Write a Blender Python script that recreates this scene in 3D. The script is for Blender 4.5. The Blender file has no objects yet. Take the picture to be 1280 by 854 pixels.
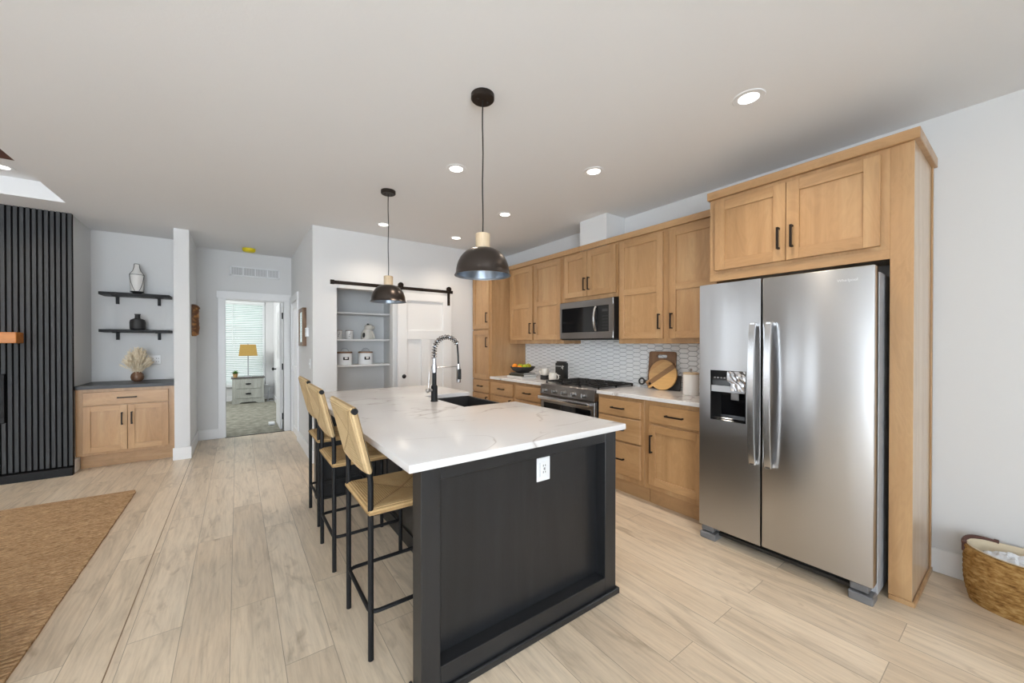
import bpy, bmesh, math, random
from mathutils import Vector, Matrix
random.seed(7)
PI = math.pi
SC = bpy.context.scene
COL = SC.collection
# ------------------------------------------------------------------ camera
cam = bpy.data.objects.new('camera', bpy.data.cameras.new('camera'))
COL.objects.link(cam)
cam.location = (0, 0, 1.386)
cam.rotation_euler = (math.radians(90 - .336), 0, math.radians(-35.903))
cam.data.sensor_width = 36
cam.data.lens = 474.7 / 1280 * 36
cam.data.shift_y = 5.9 / 1280
cam.data.clip_start = .02
SC.camera = cam
# ------------------------------------------------------------------ world, light, exposure
SC.view_settings.view_transform = 'Standard'
SC.view_settings.look = 'None'
SC.view_settings.gamma = 1
SC.view_settings.use_curve_mapping = False
SC.view_settings.exposure = 0.20
W = bpy.data.worlds.new('sky'); SC.world = W; W.use_nodes = True
W.node_tree.nodes['Background'].inputs[0].default_value = (.86, .93, 1, 1)
W.node_tree.nodes['Background'].inputs[1].default_value = 2.2
def area(name, loc, rot, sx, sy, power, color):
    L = bpy.data.lights.new(name, 'AREA'); L.shape = 'RECTANGLE'; L.size = sx; L.size_y = sy
    L.energy = power; L.color = color
    o = bpy.data.objects.new(name, L); COL.objects.link(o); o.location = loc; o.rotation_euler = rot
    return o
# daylight by two left windows; rear, patio and bedroom lamps serve as fill
area('rear_window_fill', (-1.5, -3.02, 1.45), (PI/2 + .30, 0, .22), 3.4, 2.1, 245, (.81, .905, 1))  # unseen rear window lamp, shifted and tilted up to even the light
area('added_patio_fill', (-4.82, -1.3, 1.3), (0, -PI/2 - .30, .75), 2.2, 2.2, 38, (.85, .925, 1))  # unseen patio door, added to brighten the room clear of the fridge reflection
area('daylight_left_window', (-4.82, 3.1, 1.6), (0, -PI/2 - .2, .4), 1.6, .7, 10, (.88, .94, 1))
area('daylight_left_far_window', (-4.82, 4.6, 1.6), (0, -PI/2 - .2, .2), 1.6, .7, 10, (.88, .94, 1))
area('bedroom_fill', (-1.6, 9.2, 2.3), (0, -PI/2 + .5, 0), 1.2, 1.6, 80, (.96, .99, 1))  # fill lamp added inside the bedroom, by its windowless left wall
DOWN_W, DOWN_C = 7.0, (1, .86, .71)
# ------------------------------------------------------------------ materials
def new_mat(name, color=(.8, .8, .8), rough=.5, metal=0., spec=.5):
    m = bpy.data.materials.new(name); m.use_nodes = True
    b = m.node_tree.nodes['Principled BSDF']
    b.inputs['Base Color'].default_value = (*color, 1); b.inputs['Roughness'].default_value = rough
    b.inputs['Metallic'].default_value = metal; b.inputs['Specular IOR Level'].default_value = spec
    return m
def nd(m, t, **kw):
    n = m.node_tree.nodes.new(t)
    for k, v in kw.items():
        if k in n.inputs: n.inputs[k].default_value = v
        else: setattr(n, k, v)
    return n
def lk(m, a, b): m.node_tree.links.new(a, b)
def BS(m): return m.node_tree.nodes['Principled BSDF']
def srgb(r, g, b):
    f = lambda c: (c/255/12.92 if c/255 <= .04045 else ((c/255+.055)/1.055)**2.4)
    return (f(r), f(g), f(b))
def coords(m, scale=(1, 1, 1), kind='Object', loc=(0, 0, 0), rot=(0, 0, 0)):
    tc = nd(m, 'ShaderNodeTexCoord'); mp = nd(m, 'ShaderNodeMapping')
    mp.inputs['Scale'].default_value = scale; mp.inputs['Location'].default_value = loc; mp.inputs['Rotation'].default_value = rot
    lk(m, tc.outputs[kind], mp.inputs['Vector']); return mp.outputs['Vector']
def ramp(m, fac, stops):
    r = nd(m, 'ShaderNodeValToRGB'); e = r.color_ramp.elements
    while len(e) < len(stops): e.new(.5)
    for el, (p, c) in zip(e, stops): el.position = p; el.color = (*c, 1)
    lk(m, fac, r.inputs['Fac']); return r.outputs['Color']
def bump(m, h, strength=.2, dist=.002):
    b = nd(m, 'ShaderNodeBump', Strength=strength, Distance=dist); lk(m, h, b.inputs['Height'])
    lk(m, b.outputs['Normal'], BS(m).inputs['Normal'])
def noise(m, v, scale, detail=4, rough=.5, dist=0.):
    n = nd(m, 'ShaderNodeTexNoise', Scale=scale, Detail=detail, Roughness=rough, Distortion=dist); lk(m, v, n.inputs['Vector'])
    return n.outputs['Fac']
def mixc(m, fac, a, b, mode='MIX'):
    x = nd(m, 'ShaderNodeMix', data_type='RGBA', blend_type=mode)
    for s, val in ((0, fac), (6, a), (7, b)):
        if isinstance(val, bpy.types.NodeSocket): lk(m, val, x.inputs[s])
        elif s == 0: x.inputs[0].default_value = val
        else: x.inputs[s].default_value = (*val, 1)
    return x.outputs[2]
def math_n(m, op, a, b=None):
    x = nd(m, 'ShaderNodeMath', operation=op)
    for i, val in enumerate((a, b)):
        if val is None: continue
        if isinstance(val, bpy.types.NodeSocket): lk(m, val, x.inputs[i])
        else: x.inputs[i].default_value = val
    return x.outputs[0]
def wood(name, axis, c_lo, c_mid, c_hi, rough=.42, grain=.28, coat=.35):
    m = new_mat(name, rough=rough); s = [9, 9, 9]; s[axis] = .7
    oi = nd(m, 'ShaderNodeObjectInfo')
    tc = nd(m, 'ShaderNodeTexCoord'); add = nd(m, 'ShaderNodeVectorMath', operation='ADD')
    sc = nd(m, 'ShaderNodeVectorMath', operation='SCALE'); sc.inputs[0].default_value = (7, 5, 3)
    lk(m, oi.outputs['Random'], sc.inputs['Scale'])
    lk(m, tc.outputs['Object'], add.inputs[0]); lk(m, sc.outputs[0], add.inputs[1])
    mp = nd(m, 'ShaderNodeMapping'); mp.inputs['Scale'].default_value = s; lk(m, add.outputs[0], mp.inputs['Vector'])
    n1 = noise(m, mp.outputs[0], .42, 3, .5, 2.6)
    s2 = [90, 90, 90]; s2[axis] = 2.2
    mp2 = nd(m, 'ShaderNodeMapping'); mp2.inputs['Scale'].default_value = s2; lk(m, add.outputs[0], mp2.inputs['Vector'])
    n2 = noise(m, mp2.outputs[0], 1., 3, .6)
    c = ramp(m, n1, [(.3, c_lo), (.5, c_mid), (.72, c_hi)])
    s3 = [5, 5, 5]; s3[axis] = 1.5
    mp3 = nd(m, 'ShaderNodeMapping'); mp3.inputs['Scale'].default_value = s3; lk(m, add.outputs[0], mp3.inputs['Vector'])
    n3 = noise(m, mp3.outputs[0], 1.0, 2, .5, 3.5)
    c = mixc(m, .8, c, ramp(m, n3, [(.36, (.90, .885, .87)), (.44, (1.02, 1.02, 1.02)), (.50, (.95, .94, .93)), (.58, (1.03, 1.03, 1.03)), (.66, (.93, .92, .91))]), 'MULTIPLY')
    c2 = ramp(m, n2, [(.3, (.84, .82, .80)), (.6, (1, 1, 1))])
    lk(m, mixc(m, grain, c, c2, 'MULTIPLY'), BS(m).inputs['Base Color'])
    bump(m, n2, .04, .001)
    BS(m).inputs['Coat Weight'].default_value = coat; BS(m).inputs['Coat Roughness'].default_value = .22
    return m
MAPLE = (srgb(170, 130, 87), srgb(182, 142, 98), srgb(192, 155, 111))
M = {}
M['wood_v'] = wood('maple_vertical_grain', 2, *MAPLE)
M['wood_y'] = wood('maple_run_grain', 1, *MAPLE)
M['wood_x'] = wood('maple_cross_grain', 0, *MAPLE)
M['sheen_maple'] = wood('maple_painted_sheen', 2, srgb(196, 164, 126), srgb(204, 174, 138), srgb(211, 184, 150), .35, .25, .8)  # paler maple: sheen reflected from wall and window put into the colour
M['black_wood_v'] = wood('black_stained_wood', 2, (.011, .012, .0135), (.014, .015, .017), (.019, .020, .022), .40, .7, .1)
M['black_wood_x'] = wood('black_stained_wood_cross', 0, (.011, .012, .0135), (.014, .015, .017), (.019, .020, .022), .40, .7, .1)
M['walnut'] = wood('walnut', 2, srgb(108, 76, 52), srgb(132, 98, 70), srgb(154, 118, 86), .5, .9)
M['mantel_wood'] = wood('mantel_oak', 0, srgb(176, 104, 34), srgb(200, 126, 46), srgb(218, 150, 66), .45, .9)
M['beam_wood'] = wood('dark_red_wood', 0, srgb(78, 40, 24), srgb(96, 52, 32), srgb(112, 62, 40), .5, .9)
M['pale_wood'] = wood('pale_wood', 2, srgb(196, 172, 140), srgb(208, 186, 154), srgb(220, 200, 170), .55, .8)
M['frame_wood'] = wood('old_brown_wood', 2, srgb(92, 66, 46), srgb(122, 92, 66), srgb(150, 118, 88), .6, .9)
def paint(name, col, rough=.6, b=.12, sc=140):
    m = new_mat(name, col, rough, spec=.3); v = coords(m); bump(m, noise(m, v, sc, 3, .6), b, .002); return m
M['wall'] = paint('white_wall_paint', (.70, .70, .695))
M['ceiling'] = paint('white_ceiling_paint', (.80, .805, .81), .8, .3, 70)
M['trim'] = new_mat('white_gloss_trim', (.80, .80, .80), .35)
M['door_white'] = new_mat('white_door_paint', (.78, .78, .775), .38)
M['shelf_white'] = new_mat('white_melamine', (.78, .78, .77), .4)
M['white_plastic'] = new_mat('white_plastic', (.80, .81, .82), .35)
M['ceramic'] = new_mat('glazed_white_ceramic', (.80, .78, .75), .15)
M['matte_white'] = new_mat('matte_white_glaze', (.80, .78, .75), .5)
M['cream_ceramic'] = new_mat('speckled_cream_ceramic', (.72, .68, .61), .25)
M['black_metal'] = new_mat('matte_black_metal', (.010, .010, .011), .5, 0, .25)
M['black_plastic'] = new_mat('black_plastic', (.012, .012, .012), .35)
M['black_gloss'] = new_mat('black_glass', (.006, .006, .007), .06)
M['dark_void'] = new_mat('black_backing', (.003, .003, .003), .9, 0, .1)
M['bronze'] = new_mat('oil_rubbed_bronze', (.018, .012, .009), .42, .2, .3)
M['shade_metal'] = new_mat('aged_bronze_shade', (.075, .062, .055), .30, .9)
M['shade_inner'] = new_mat('silver_shade_lining', (.28, .32, .37), .32, .8)
M['chrome'] = new_mat('chrome', (.42, .42, .43), .16, 1)
M['knob_steel'] = new_mat('satin_steel', (.36, .355, .35), .32, 1)
M['grey_side'] = new_mat('grey_painted_steel', (.42, .43, .45), .35)
M['foot_grey'] = new_mat('dark_grey_plastic', (.16, .16, .165), .35)
M['button_grey'] = new_mat('button_grey', (.06, .06, .06), .5)
M['cast_iron'] = new_mat('cast_iron', (.012, .012, .012), .6)
M['sink'] = new_mat('black_composite', (.022, .022, .023), .5)
M['slat'] = new_mat('charcoal_slat', (.050, .052, .055), .55, 0, .3)
M['black_top'] = new_mat('black_leathered_stone', (.022, .023, .025), .4)
M['glass_brown'] = new_mat('brown_glass', srgb(112, 82, 62), .12)
M['leather'] = new_mat('brown_leather', srgb(84, 50, 40), .5)
M['cloth'] = paint('cream_lining_cloth', srgb(216, 200, 172), .9, .3, 300)
M['plastic_film'] = new_mat('clear_plastic_film', (.80, .81, .83), .22)
M['black_felt'] = new_mat('charcoal_ceramic', (.026, .026, .026), .55)
M['yellow'] = new_mat('yellow_plastic_cover', srgb(226, 206, 24), .4)
M['paper'] = new_mat('book_paper', (.75, .74, .71), .7)
M['book_grey'] = new_mat('book_cloth_grey', srgb(120, 116, 108), .7)
M['book_white'] = new_mat('book_jacket_white', srgb(222, 220, 216), .5)
M['book_dark'] = new_mat('book_cloth_dark_olive', srgb(72, 70, 56), .7)
M['upholstery'] = paint('dark_brown_upholstery', srgb(66, 58, 52), .9, .3, 200)
def emis(name, col, strength):
    m = new_mat(name, col, .4); BS(m).inputs['Emission Color'].default_value = (*col, 1); BS(m).inputs['Emission Strength'].default_value = strength; return m
M['lamp_lens'] = emis('lit_lamp_lens', (1, .93, .84), 5)
# stainless
def steel(name, col, rough, wav):
    m = new_mat(name, col, rough, 1.0); b = BS(m)
    v = coords(m, (1.2, 4.5, .5)); n = noise(m, v, 1.3, 1, .4)
    v2 = coords(m, (260, 3, 260)); n2 = noise(m, v2, 1., 2, .5)
    bump(m, n, wav, .02)
    r = nd(m, 'ShaderNodeMapRange'); r.inputs[3].default_value = rough - .04; r.inputs[4].default_value = rough + .07; lk(m, n2, r.inputs[0])
    b.inputs['Roughness'].default_value = rough
    b.inputs['Anisotropic'].default_value = .8; b.inputs['Anisotropic Rotation'].default_value = .25
    t = nd(m, 'ShaderNodeTangent', direction_type='RADIAL', axis='Z'); lk(m, t.outputs[0], b.inputs['Tangent'])
    return m
M['steel'] = steel('brushed_stainless_steel', (.55, .555, .565), .28, .13)
M['steel_small'] = steel('brushed_stainless_trim', (.36, .345, .335), .30, .1)
M['steel_handle'] = new_mat('satin_handle_steel', (.66, .66, .67), .24, 1)
# floor planks
def floor_mat():
    m = new_mat('light_oak_planks', rough=.36, spec=.45)
    tc = nd(m, 'ShaderNodeTexCoord'); mp = nd(m, 'ShaderNodeMapping'); mp.inputs['Rotation'].default_value = (0, 0, PI/2)
    mp.inputs['Location'].default_value = (.37, .03, 0)
    lk(m, tc.outputs['Object'], mp.inputs['Vector'])
    br = nd(m, 'ShaderNodeTexBrick', offset=.37, offset_frequency=2, squash=1.)
    br.inputs['Scale'].default_value = 1; br.inputs['Mortar Size'].default_value = .0016; br.inputs['Mortar Smooth'].default_value = .1
    br.inputs['Brick Width'].default_value = 1.52; br.inputs['Row Height'].default_value = .194; br.inputs['Bias'].default_value = 0
    br.inputs['Color1'].default_value = (0, 0, 0, 1); br.inputs['Color2'].default_value = (1, 1, 1, 1); br.inputs['Mortar'].default_value = (.5, .5, .5, 1)
    lk(m, mp.outputs[0], br.inputs['Vector'])
    # each plank shifts its own grain
    add = nd(m, 'ShaderNodeVectorMath', operation='ADD'); sc = nd(m, 'ShaderNodeVectorMath', operation='SCALE'); sc.inputs[0].default_value = (3.1, 9.7, 5.3)
    lk(m, br.outputs['Color'], sc.inputs['Scale']); lk(m, tc.outputs['Object'], add.inputs[0]); lk(m, sc.outputs[0], add.inputs[1])
    def g(scale, *a):
        p = nd(m, 'ShaderNodeMapping'); p.inputs['Scale'].default_value = scale; lk(m, add.outputs[0], p.inputs['Vector']); return noise(m, p.outputs[0], *a)
    n1 = g((8, 1.3, 1), 1, 5, .6, 1.8)
    n2 = g((75, 3.5, 1), 1, 4, .65)
    n3 = g((11, 4.5, 1), 1, 3, .55, .8)
    n4 = g((22, 1.6, 1), 1, 4, .6, 3.)
    tone = ramp(m, br.outputs['Color'], [(0, srgb(215, 196, 171)), (.5, srgb(223, 205, 180)), (1, srgb(231, 214, 190))])
    c = mixc(m, .9, tone, ramp(m, n1, [(.3, (.74, .72, .70)), (.47, (.97, .965, .96)), (.72, (1.09, 1.08, 1.07))]), 'MULTIPLY')
    c = mixc(m, .7, c, ramp(m, n2, [(.3, (.82, .80, .78)), (.58, (1, 1, 1))]), 'MULTIPLY')
    c = mixc(m, .55, c, ramp(m, n4, [(.35, (.84, .81, .78)), (.5, (1, 1, 1))]), 'MULTIPLY')
    c = mixc(m, .75, c, ramp(m, n3, [(.62, (1, 1, 1)), (.77, (.60, .55, .50))]), 'MULTIPLY')
    c = mixc(m, math_n(m, 'MULTIPLY', br.outputs['Fac'], .6), c, srgb(120, 104, 88))
    lk(m, c, BS(m).inputs['Base Color'])
    bump(m, math_n(m, 'SUBTRACT', math_n(m, 'MULTIPLY', n2, .15), br.outputs['Fac']), .25, .001)
    return m
M['floor'] = floor_mat()
def quartz():
    m = new_mat('white_veined_quartz', rough=.19, spec=.5)
    v = coords(m, (1, 1, 1), rot=(0, 0, .5))
    w = nd(m, 'ShaderNodeTexNoise', Scale=1.0, Detail=3, Roughness=.45, Distortion=.9); lk(m, coords(m, (1.0, 2.6, 1), rot=(0, 0, -.25)), w.inputs['Vector'])
    a = math_n(m, 'ABSOLUTE', math_n(m, 'SUBTRACT', w.outputs['Fac'], .5))
    vein = ramp(m, a, [(0, (.56, .52, .50)), (.004, (.82, .80, .79)), (.014, (1, 1, 1))])
    n = noise(m, v, 1.4, 3)
    base = ramp(m, n, [(.3, (.70, .685, .68)), (.7, (.72, .71, .705))])
    brk = noise(m, v, 2.3, 2)
    fac = ramp(m, brk, [(.42, (0, 0, 0)), (.6, (.9, .9, .9))])
    lk(m, mixc(m, fac, base, mixc(m, 1., base, vein, 'MULTIPLY')), BS(m).inputs['Base Color'])
    return m
M['quartz'] = quartz()
def carpet():
    m = new_mat('grey_green_carpet', rough=.95, spec=.1); v = coords(m)
    n = noise(m, v, 9, 5, .6); c = ramp(m, n, [(.3, srgb(120, 118, 106)), (.7, srgb(168, 166, 152))])
    lk(m, c, BS(m).inputs['Base Color']); bump(m, noise(m, v, 180, 3), .8, .01); return m
M['carpet'] = carpet()
def jute():
    m = new_mat('braided_jute', rough=.9, spec=.15)
    w = nd(m, 'ShaderNodeTexWave', wave_type='BANDS', bands_direction='Y', wave_profile='SIN', Scale=10, Distortion=1.2, Detail=2); w.inputs['Detail Scale'].default_value = 3
    lk(m, coords(m, (.25, 1, 1)), w.inputs['Vector'])
    f = noise(m, coords(m, (55, 170, 60)), 1, 3, .7)
    big = noise(m, coords(m, (1.2, 9, 1)), 1, 3, .6)
    mid = noise(m, coords(m, (16, 60, 1)), 1, 3, .65)
    c = ramp(m, f, [(.3, srgb(150, 114, 78)), (.52, srgb(200, 164, 124)), (.75, srgb(230, 202, 166))])
    c = mixc(m, .8, c, ramp(m, big, [(.3, (.80, .76, .72)), (.6, (1, 1, 1))]), 'MULTIPLY')
    c = mixc(m, .9, c, ramp(m, mid, [(.32, (.50, .45, .40)), (.52, (1, 1, 1)), (.7, (1.15, 1.14, 1.12))]), 'MULTIPLY')
    c = mixc(m, .35, c, ramp(m, w.outputs['Fac'], [(0, (.55, .5, .45)), (.35, (1, 1, 1))]), 'MULTIPLY')
    lk(m, c, BS(m).inputs['Base Color'])
    bump(m, math_n(m, 'ADD', w.outputs['Fac'], math_n(m, 'ADD', f, mid)), .7, .006); return m
M['jute'] = jute()
def cord(name, lo, hi):
    m = new_mat(name, rough=.75, spec=.25)
    a = nd(m, 'ShaderNodeAttribute', attribute_name='cord')
    s = math_n(m, 'ABSOLUTE', math_n(m, 'SINE', math_n(m, 'MULTIPLY', a.outputs['Fac'], PI / .011)))
    n = noise(m, coords(m, (14, 14, 14)), 1, 3); fine = noise(m, coords(m, (200, 200, 200)), 1, 2)
    c = ramp(m, n, [(.3, lo), (.7, hi)])
    c = mixc(m, .55, c, ramp(m, s, [(0, (.34, .28, .21)), (.5, (1, 1, 1))]), 'MULTIPLY')
    a2 = nd(m, 'ShaderNodeAttribute', attribute_name='seam')
    c = mixc(m, .8, c, ramp(m, a2.outputs['Fac'], [(.0, (.50, .43, .35)), (.03, (.86, .84, .81)), (.06, (1, 1, 1))]), 'MULTIPLY')
    c = mixc(m, .4, c, ramp(m, fine, [(.3, (.7, .66, .6)), (.6, (1, 1, 1))]), 'MULTIPLY')
    lk(m, c, BS(m).inputs['Base Color']); bump(m, s, .8, .003); return m
M['cord'] = cord('twisted_paper_cord', srgb(204, 176, 132), srgb(212, 186, 144))
M['cord_seat'] = cord('woven_seat_cord', srgb(198, 162, 112), srgb(206, 174, 126))
def wicker():
    m = new_mat('seagrass_wicker', rough=.8, spec=.2)
    n = noise(m, coords(m, (22, 22, 70)), 1, 4, .65)
    c = ramp(m, n, [(.28, srgb(92, 62, 28)), (.45, srgb(146, 108, 58)), (.62, srgb(178, 142, 88)), (.78, srgb(202, 170, 118))])
    lk(m, c, BS(m).inputs['Base Color']); bump(m, n, .4, .004); return m
M['wicker'] = wicker()
def speck(name, base, spot, sc):
    m = new_mat(name, rough=.4); n = noise(m, coords(m), sc, 2)
    lk(m, ramp(m, n, [(.5, base), (.68, spot)]), BS(m).inputs['Base Color']); return m
M['fruit_orange'] = speck('orange_peel', srgb(240, 136, 14), srgb(246, 160, 40), 30)
M['fruit_green'] = speck('green_apple_skin', srgb(168, 178, 30), srgb(196, 196, 60), 14)
M['fruit_mixed'] = speck('blushed_apple_skin', srgb(176, 168, 34), srgb(196, 92, 26), 10)
M['mask_wood'] = speck('carved_root_wood', srgb(96, 58, 26), srgb(176, 124, 66), 22)
M['burlap'] = speck('mustard_burlap_shade', srgb(176, 142, 66), srgb(150, 118, 48), 120)
M['leaf'] = speck('green_leaves', srgb(74, 120, 40), srgb(120, 160, 66), 30)
M['hedge'] = speck('pale_green_shrubs', srgb(96, 128, 108), srgb(140, 166, 148), 3)
M['plume'] = speck('dried_plume', srgb(244, 232, 208), srgb(222, 202, 168), 40)
M['wicker_pot'] = speck('woven_pot', srgb(180, 146, 96), srgb(140, 104, 60), 60)
M['grey_wood'] = wood('grey_washed_wood', 2, srgb(150, 152, 144), srgb(164, 166, 158), srgb(178, 180, 172), .5, .7)
M['grey_top'] = wood('dark_brown_top', 0, srgb(58, 50, 44), srgb(70, 61, 54), srgb(84, 74, 66), .4, .8)
M['tile'] = new_mat('glazed_white_tile', (.88, .885, .88), .14)
M['grout'] = paint('grey_grout', srgb(140, 141, 143), .9, .3, 200)
M['blind'] = new_mat('white_blind_slat', (.86, .88, .87), .5)
BS(M['blind']).inputs['Transmission Weight'].default_value = 0
def glass():
    m = new_mat('clear_window_glass', (1, 1, 1), 0.0); b = BS(m); b.inputs['Transmission Weight'].default_value = 1; b.inputs['IOR'].default_value = 1.05; return m
M['glass'] = glass()
M['foliage_out'] = emis('garden_green', srgb(150, 190, 160), .3)
def round_board():
    m = new_mat('striped_board', rough=.5)
    v = coords(m, rot=(math.radians(36), 0, 0))
    sx = nd(m, 'ShaderNodeSeparateXYZ'); lk(m, v, sx.inputs[0])
    r = nd(m, 'ShaderNodeValToRGB'); r.color_ramp.interpolation = 'CONSTANT'; e = r.color_ramp.elements
    cols = [(0, srgb(222, 176, 112)), (.44, srgb(150, 114, 78)), (.60, srgb(206, 164, 112)), (.84, srgb(196, 150, 98))]
    while len(e) < 4: e.new(.5)
    for el, (p, c) in zip(e, cols): el.position = p; el.color = (*c, 1)
    mr = nd(m, 'ShaderNodeMapRange'); mr.inputs[1].default_value = -.15; mr.inputs[2].default_value = .15; lk(m, sx.outputs[2], mr.inputs[0]); lk(m, mr.outputs[0], r.inputs[0])
    n = noise(m, coords(m, (30, 6, 60), rot=(math.radians(36), 0, 0)), 1, 4, .6)
    lk(m, mixc(m, .6, r.outputs[0], ramp(m, n, [(.3, (.74, .70, .66)), (.6, (1, 1, 1))]), 'MULTIPLY'), BS(m).inputs['Base Color']); return m
M['round_board'] = round_board()
# ------------------------------------------------------------------ mesh helpers
def NB(): return bmesh.new()
def box(bm, x0, x1, y0, y1, z0, z1, bev=0., mi=0, seg=1):
    x0, x1 = sorted((x0, x1)); y0, y1 = sorted((y0, y1)); z0, z1 = sorted((z0, z1))
    vs = [bm.verts.new(p) for p in ((x0,y0,z0),(x1,y0,z0),(x1,y1,z0),(x0,y1,z0),(x0,y0,z1),(x1,y0,z1),(x1,y1,z1),(x0,y1,z1))]
    fs = [bm.faces.new([vs[i] for i in q]) for q in ((0,3,2,1),(4,5,6,7),(0,1,5,4),(1,2,6,5),(2,3,7,6),(3,0,4,7))]
    for f in fs: f.material_index = mi
    if bev > 0:
        es = list({e for f in fs for e in f.edges})
        r = bmesh.ops.bevel(bm, geom=es, offset=bev, segments=seg, affect='EDGES', profile=.5)
        for f in r['faces']: f.material_index = mi
    return bm
def prism(bm, pts, axis, a0, a1, mi=0, bev=0.):
    """extrude a 2d outline along axis (0 x: pts are y,z ; 1 y: pts are x,z ; 2 z: pts are x,y)"""
    def mk(p, a): return (a, p[0], p[1]) if axis == 0 else ((p[0], a, p[1]) if axis == 1 else (p[0], p[1], a))
    A = [bm.verts.new(mk(p, a0)) for p in pts]; B = [bm.verts.new(mk(p, a1)) for p in pts]; n = len(pts)
    fs = [bm.faces.new(A[::-1]), bm.faces.new(B)] + [bm.faces.new((A[i], A[(i+1) % n], B[(i+1) % n], B[i])) for i in range(n)]
    for f in fs: f.material_index = mi
    if bev > 0:
        es = [e for f in fs[:2] for e in f.edges]
        bmesh.ops.bevel(bm, geom=es, offset=bev, segments=2, affect='EDGES', profile=.5)
    bmesh.ops.recalc_face_normals(bm, faces=bm.faces)
    return bm
def lathe(bm, prof, c=(0, 0, 0), seg=32, mi=0, sx=1., sy=1., closed=False):
    rings = []
    for r, z in prof:
        if r < 1e-5: rings.append([bm.verts.new((c[0], c[1], c[2]+z))])
        else: rings.append([bm.verts.new((c[0]+r*sx*math.cos(2*PI*i/seg), c[1]+r*sy*math.sin(2*PI*i/seg), c[2]+z)) for i in range(seg)])
    pairs = list(zip(rings, rings[1:])) + ([(rings[-1], rings[0])] if closed else [])
    for a, b in pairs:
        for i in range(seg):
            j = (i+1) % seg
            if len(a) == 1 and len(b) == 1: continue
            if len(a) == 1: f = bm.faces.new((a[0], b[j], b[i]))
            elif len(b) == 1: f = bm.faces.new((a[i], a[j], b[0]))
            else: f = bm.faces.new((a[i], a[j], b[j], b[i]))
            f.material_index = mi
    return bm
def tube(bm, pts, r, seg=8, mi=0, cap=True, closed=False, flat=1.):
    pts = [Vector(p) for p in pts]; n = len(pts); rings = []; rr = r if isinstance(r, (list, tuple)) else [r]*n
    up = None
    for i, p in enumerate(pts):
        if closed: d = pts[(i+1) % n]-pts[i-1]
        else: d = pts[min(i+1, n-1)]-pts[max(i-1, 0)]
        d.normalize()
        if up is None: up = Vector((0, 0, 1)) if abs(d.z) < .9 else Vector((0, 1, 0))
        s = d.cross(up)
        if s.length < 1e-4: s = d.cross(Vector((1, 0, 0)))
        s.normalize(); u = s.cross(d).normalized(); up = u
        rings.append([bm.verts.new(p + s*math.cos(2*PI*k/seg)*rr[i] + u*math.sin(2*PI*k/seg)*rr[i]*flat) for k in range(seg)])
    for i in range(n if closed else n-1):
        a, b = rings[i], rings[(i+1) % n]
        for k in range(seg):
            f = bm.faces.new((a[k], a[(k+1) % seg], b[(k+1) % seg], b[k])); f.material_index = mi
    if cap and not closed:
        for q in (rings[0][::-1], rings[-1]):
            f = bm.faces.new(q); f.material_index = mi
    return bm
def ball(bm, c, r, seg=16, sx=1, sy=1, sz=1, mi=0):
    n = seg//2
    lathe(bm, [(r*math.sin(PI*i/n) if 0 < i < n else 0, -r*sz*math.cos(PI*i/n)) for i in range(n+1)], c, seg, mi, sx, sy); return bm
def arc(c, r, a0, a1, n, plane='xz'):
    out = []
    for i in range(n+1):
        a = a0+(a1-a0)*i/n; u, v = r*math.cos(a), r*math.sin(a)
        out.append((c[0]+u, c[1], c[2]+v) if plane == 'xz' else ((c[0], c[1]+u, c[2]+v) if plane == 'yz' else (c[0]+u, c[1]+v, c[2])))
    return out
def wloc(o):
    v = Vector((0, 0, 0))
    while o: v += o.location; o = o.parent
    return v
def obj(name, bm, mats, parent=None, label=None, origin=None, smooth=.6):
    me = bpy.data.meshes.new(name)
    off = wloc(parent) if parent else (Vector(origin) if origin else Vector((0, 0, 0)))
    bmesh.ops.translate(bm, verts=bm.verts, vec=-off)
    bmesh.ops.recalc_face_normals(bm, faces=bm.faces)
    bm.to_mesh(me); bm.free()
    for m in (mats if isinstance(mats, (list, tuple)) else [mats]): me.materials.append(M[m] if isinstance(m, str) else m)
    if smooth:
        me.polygons.foreach_set('use_smooth', [True]*len(me.polygons)); me.set_sharp_from_angle(angle=smooth)
    o = bpy.data.objects.new(name, me); COL.objects.link(o)
    if parent: o.parent = parent
    else: o.location = off
    if label: o['label'] = label
    return o
def tag(o, label, cat, group=None, kind=None):
    o['label'] = label; o['category'] = cat
    if group: o['group'] = group
    if kind: o['kind'] = kind
    return o
def thing(name, label, cat, loc, group=None):
    o = bpy.data.objects.new(name, None); COL.objects.link(o); o.location = loc; o.empty_display_size = .05
    return tag(o, label, cat, group)
def struct(name, bm, mats, parent=None, smooth=.6):
    o = obj(name, bm, mats, parent, smooth=smooth)
    if not parent: o['kind'] = 'structure'
    return o
def copy_tree(o, parent=None):
    c = o.copy(); COL.objects.link(c)
    if parent: c.parent = parent
    for ch in list(o.children): copy_tree(ch, c)
    return c
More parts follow.
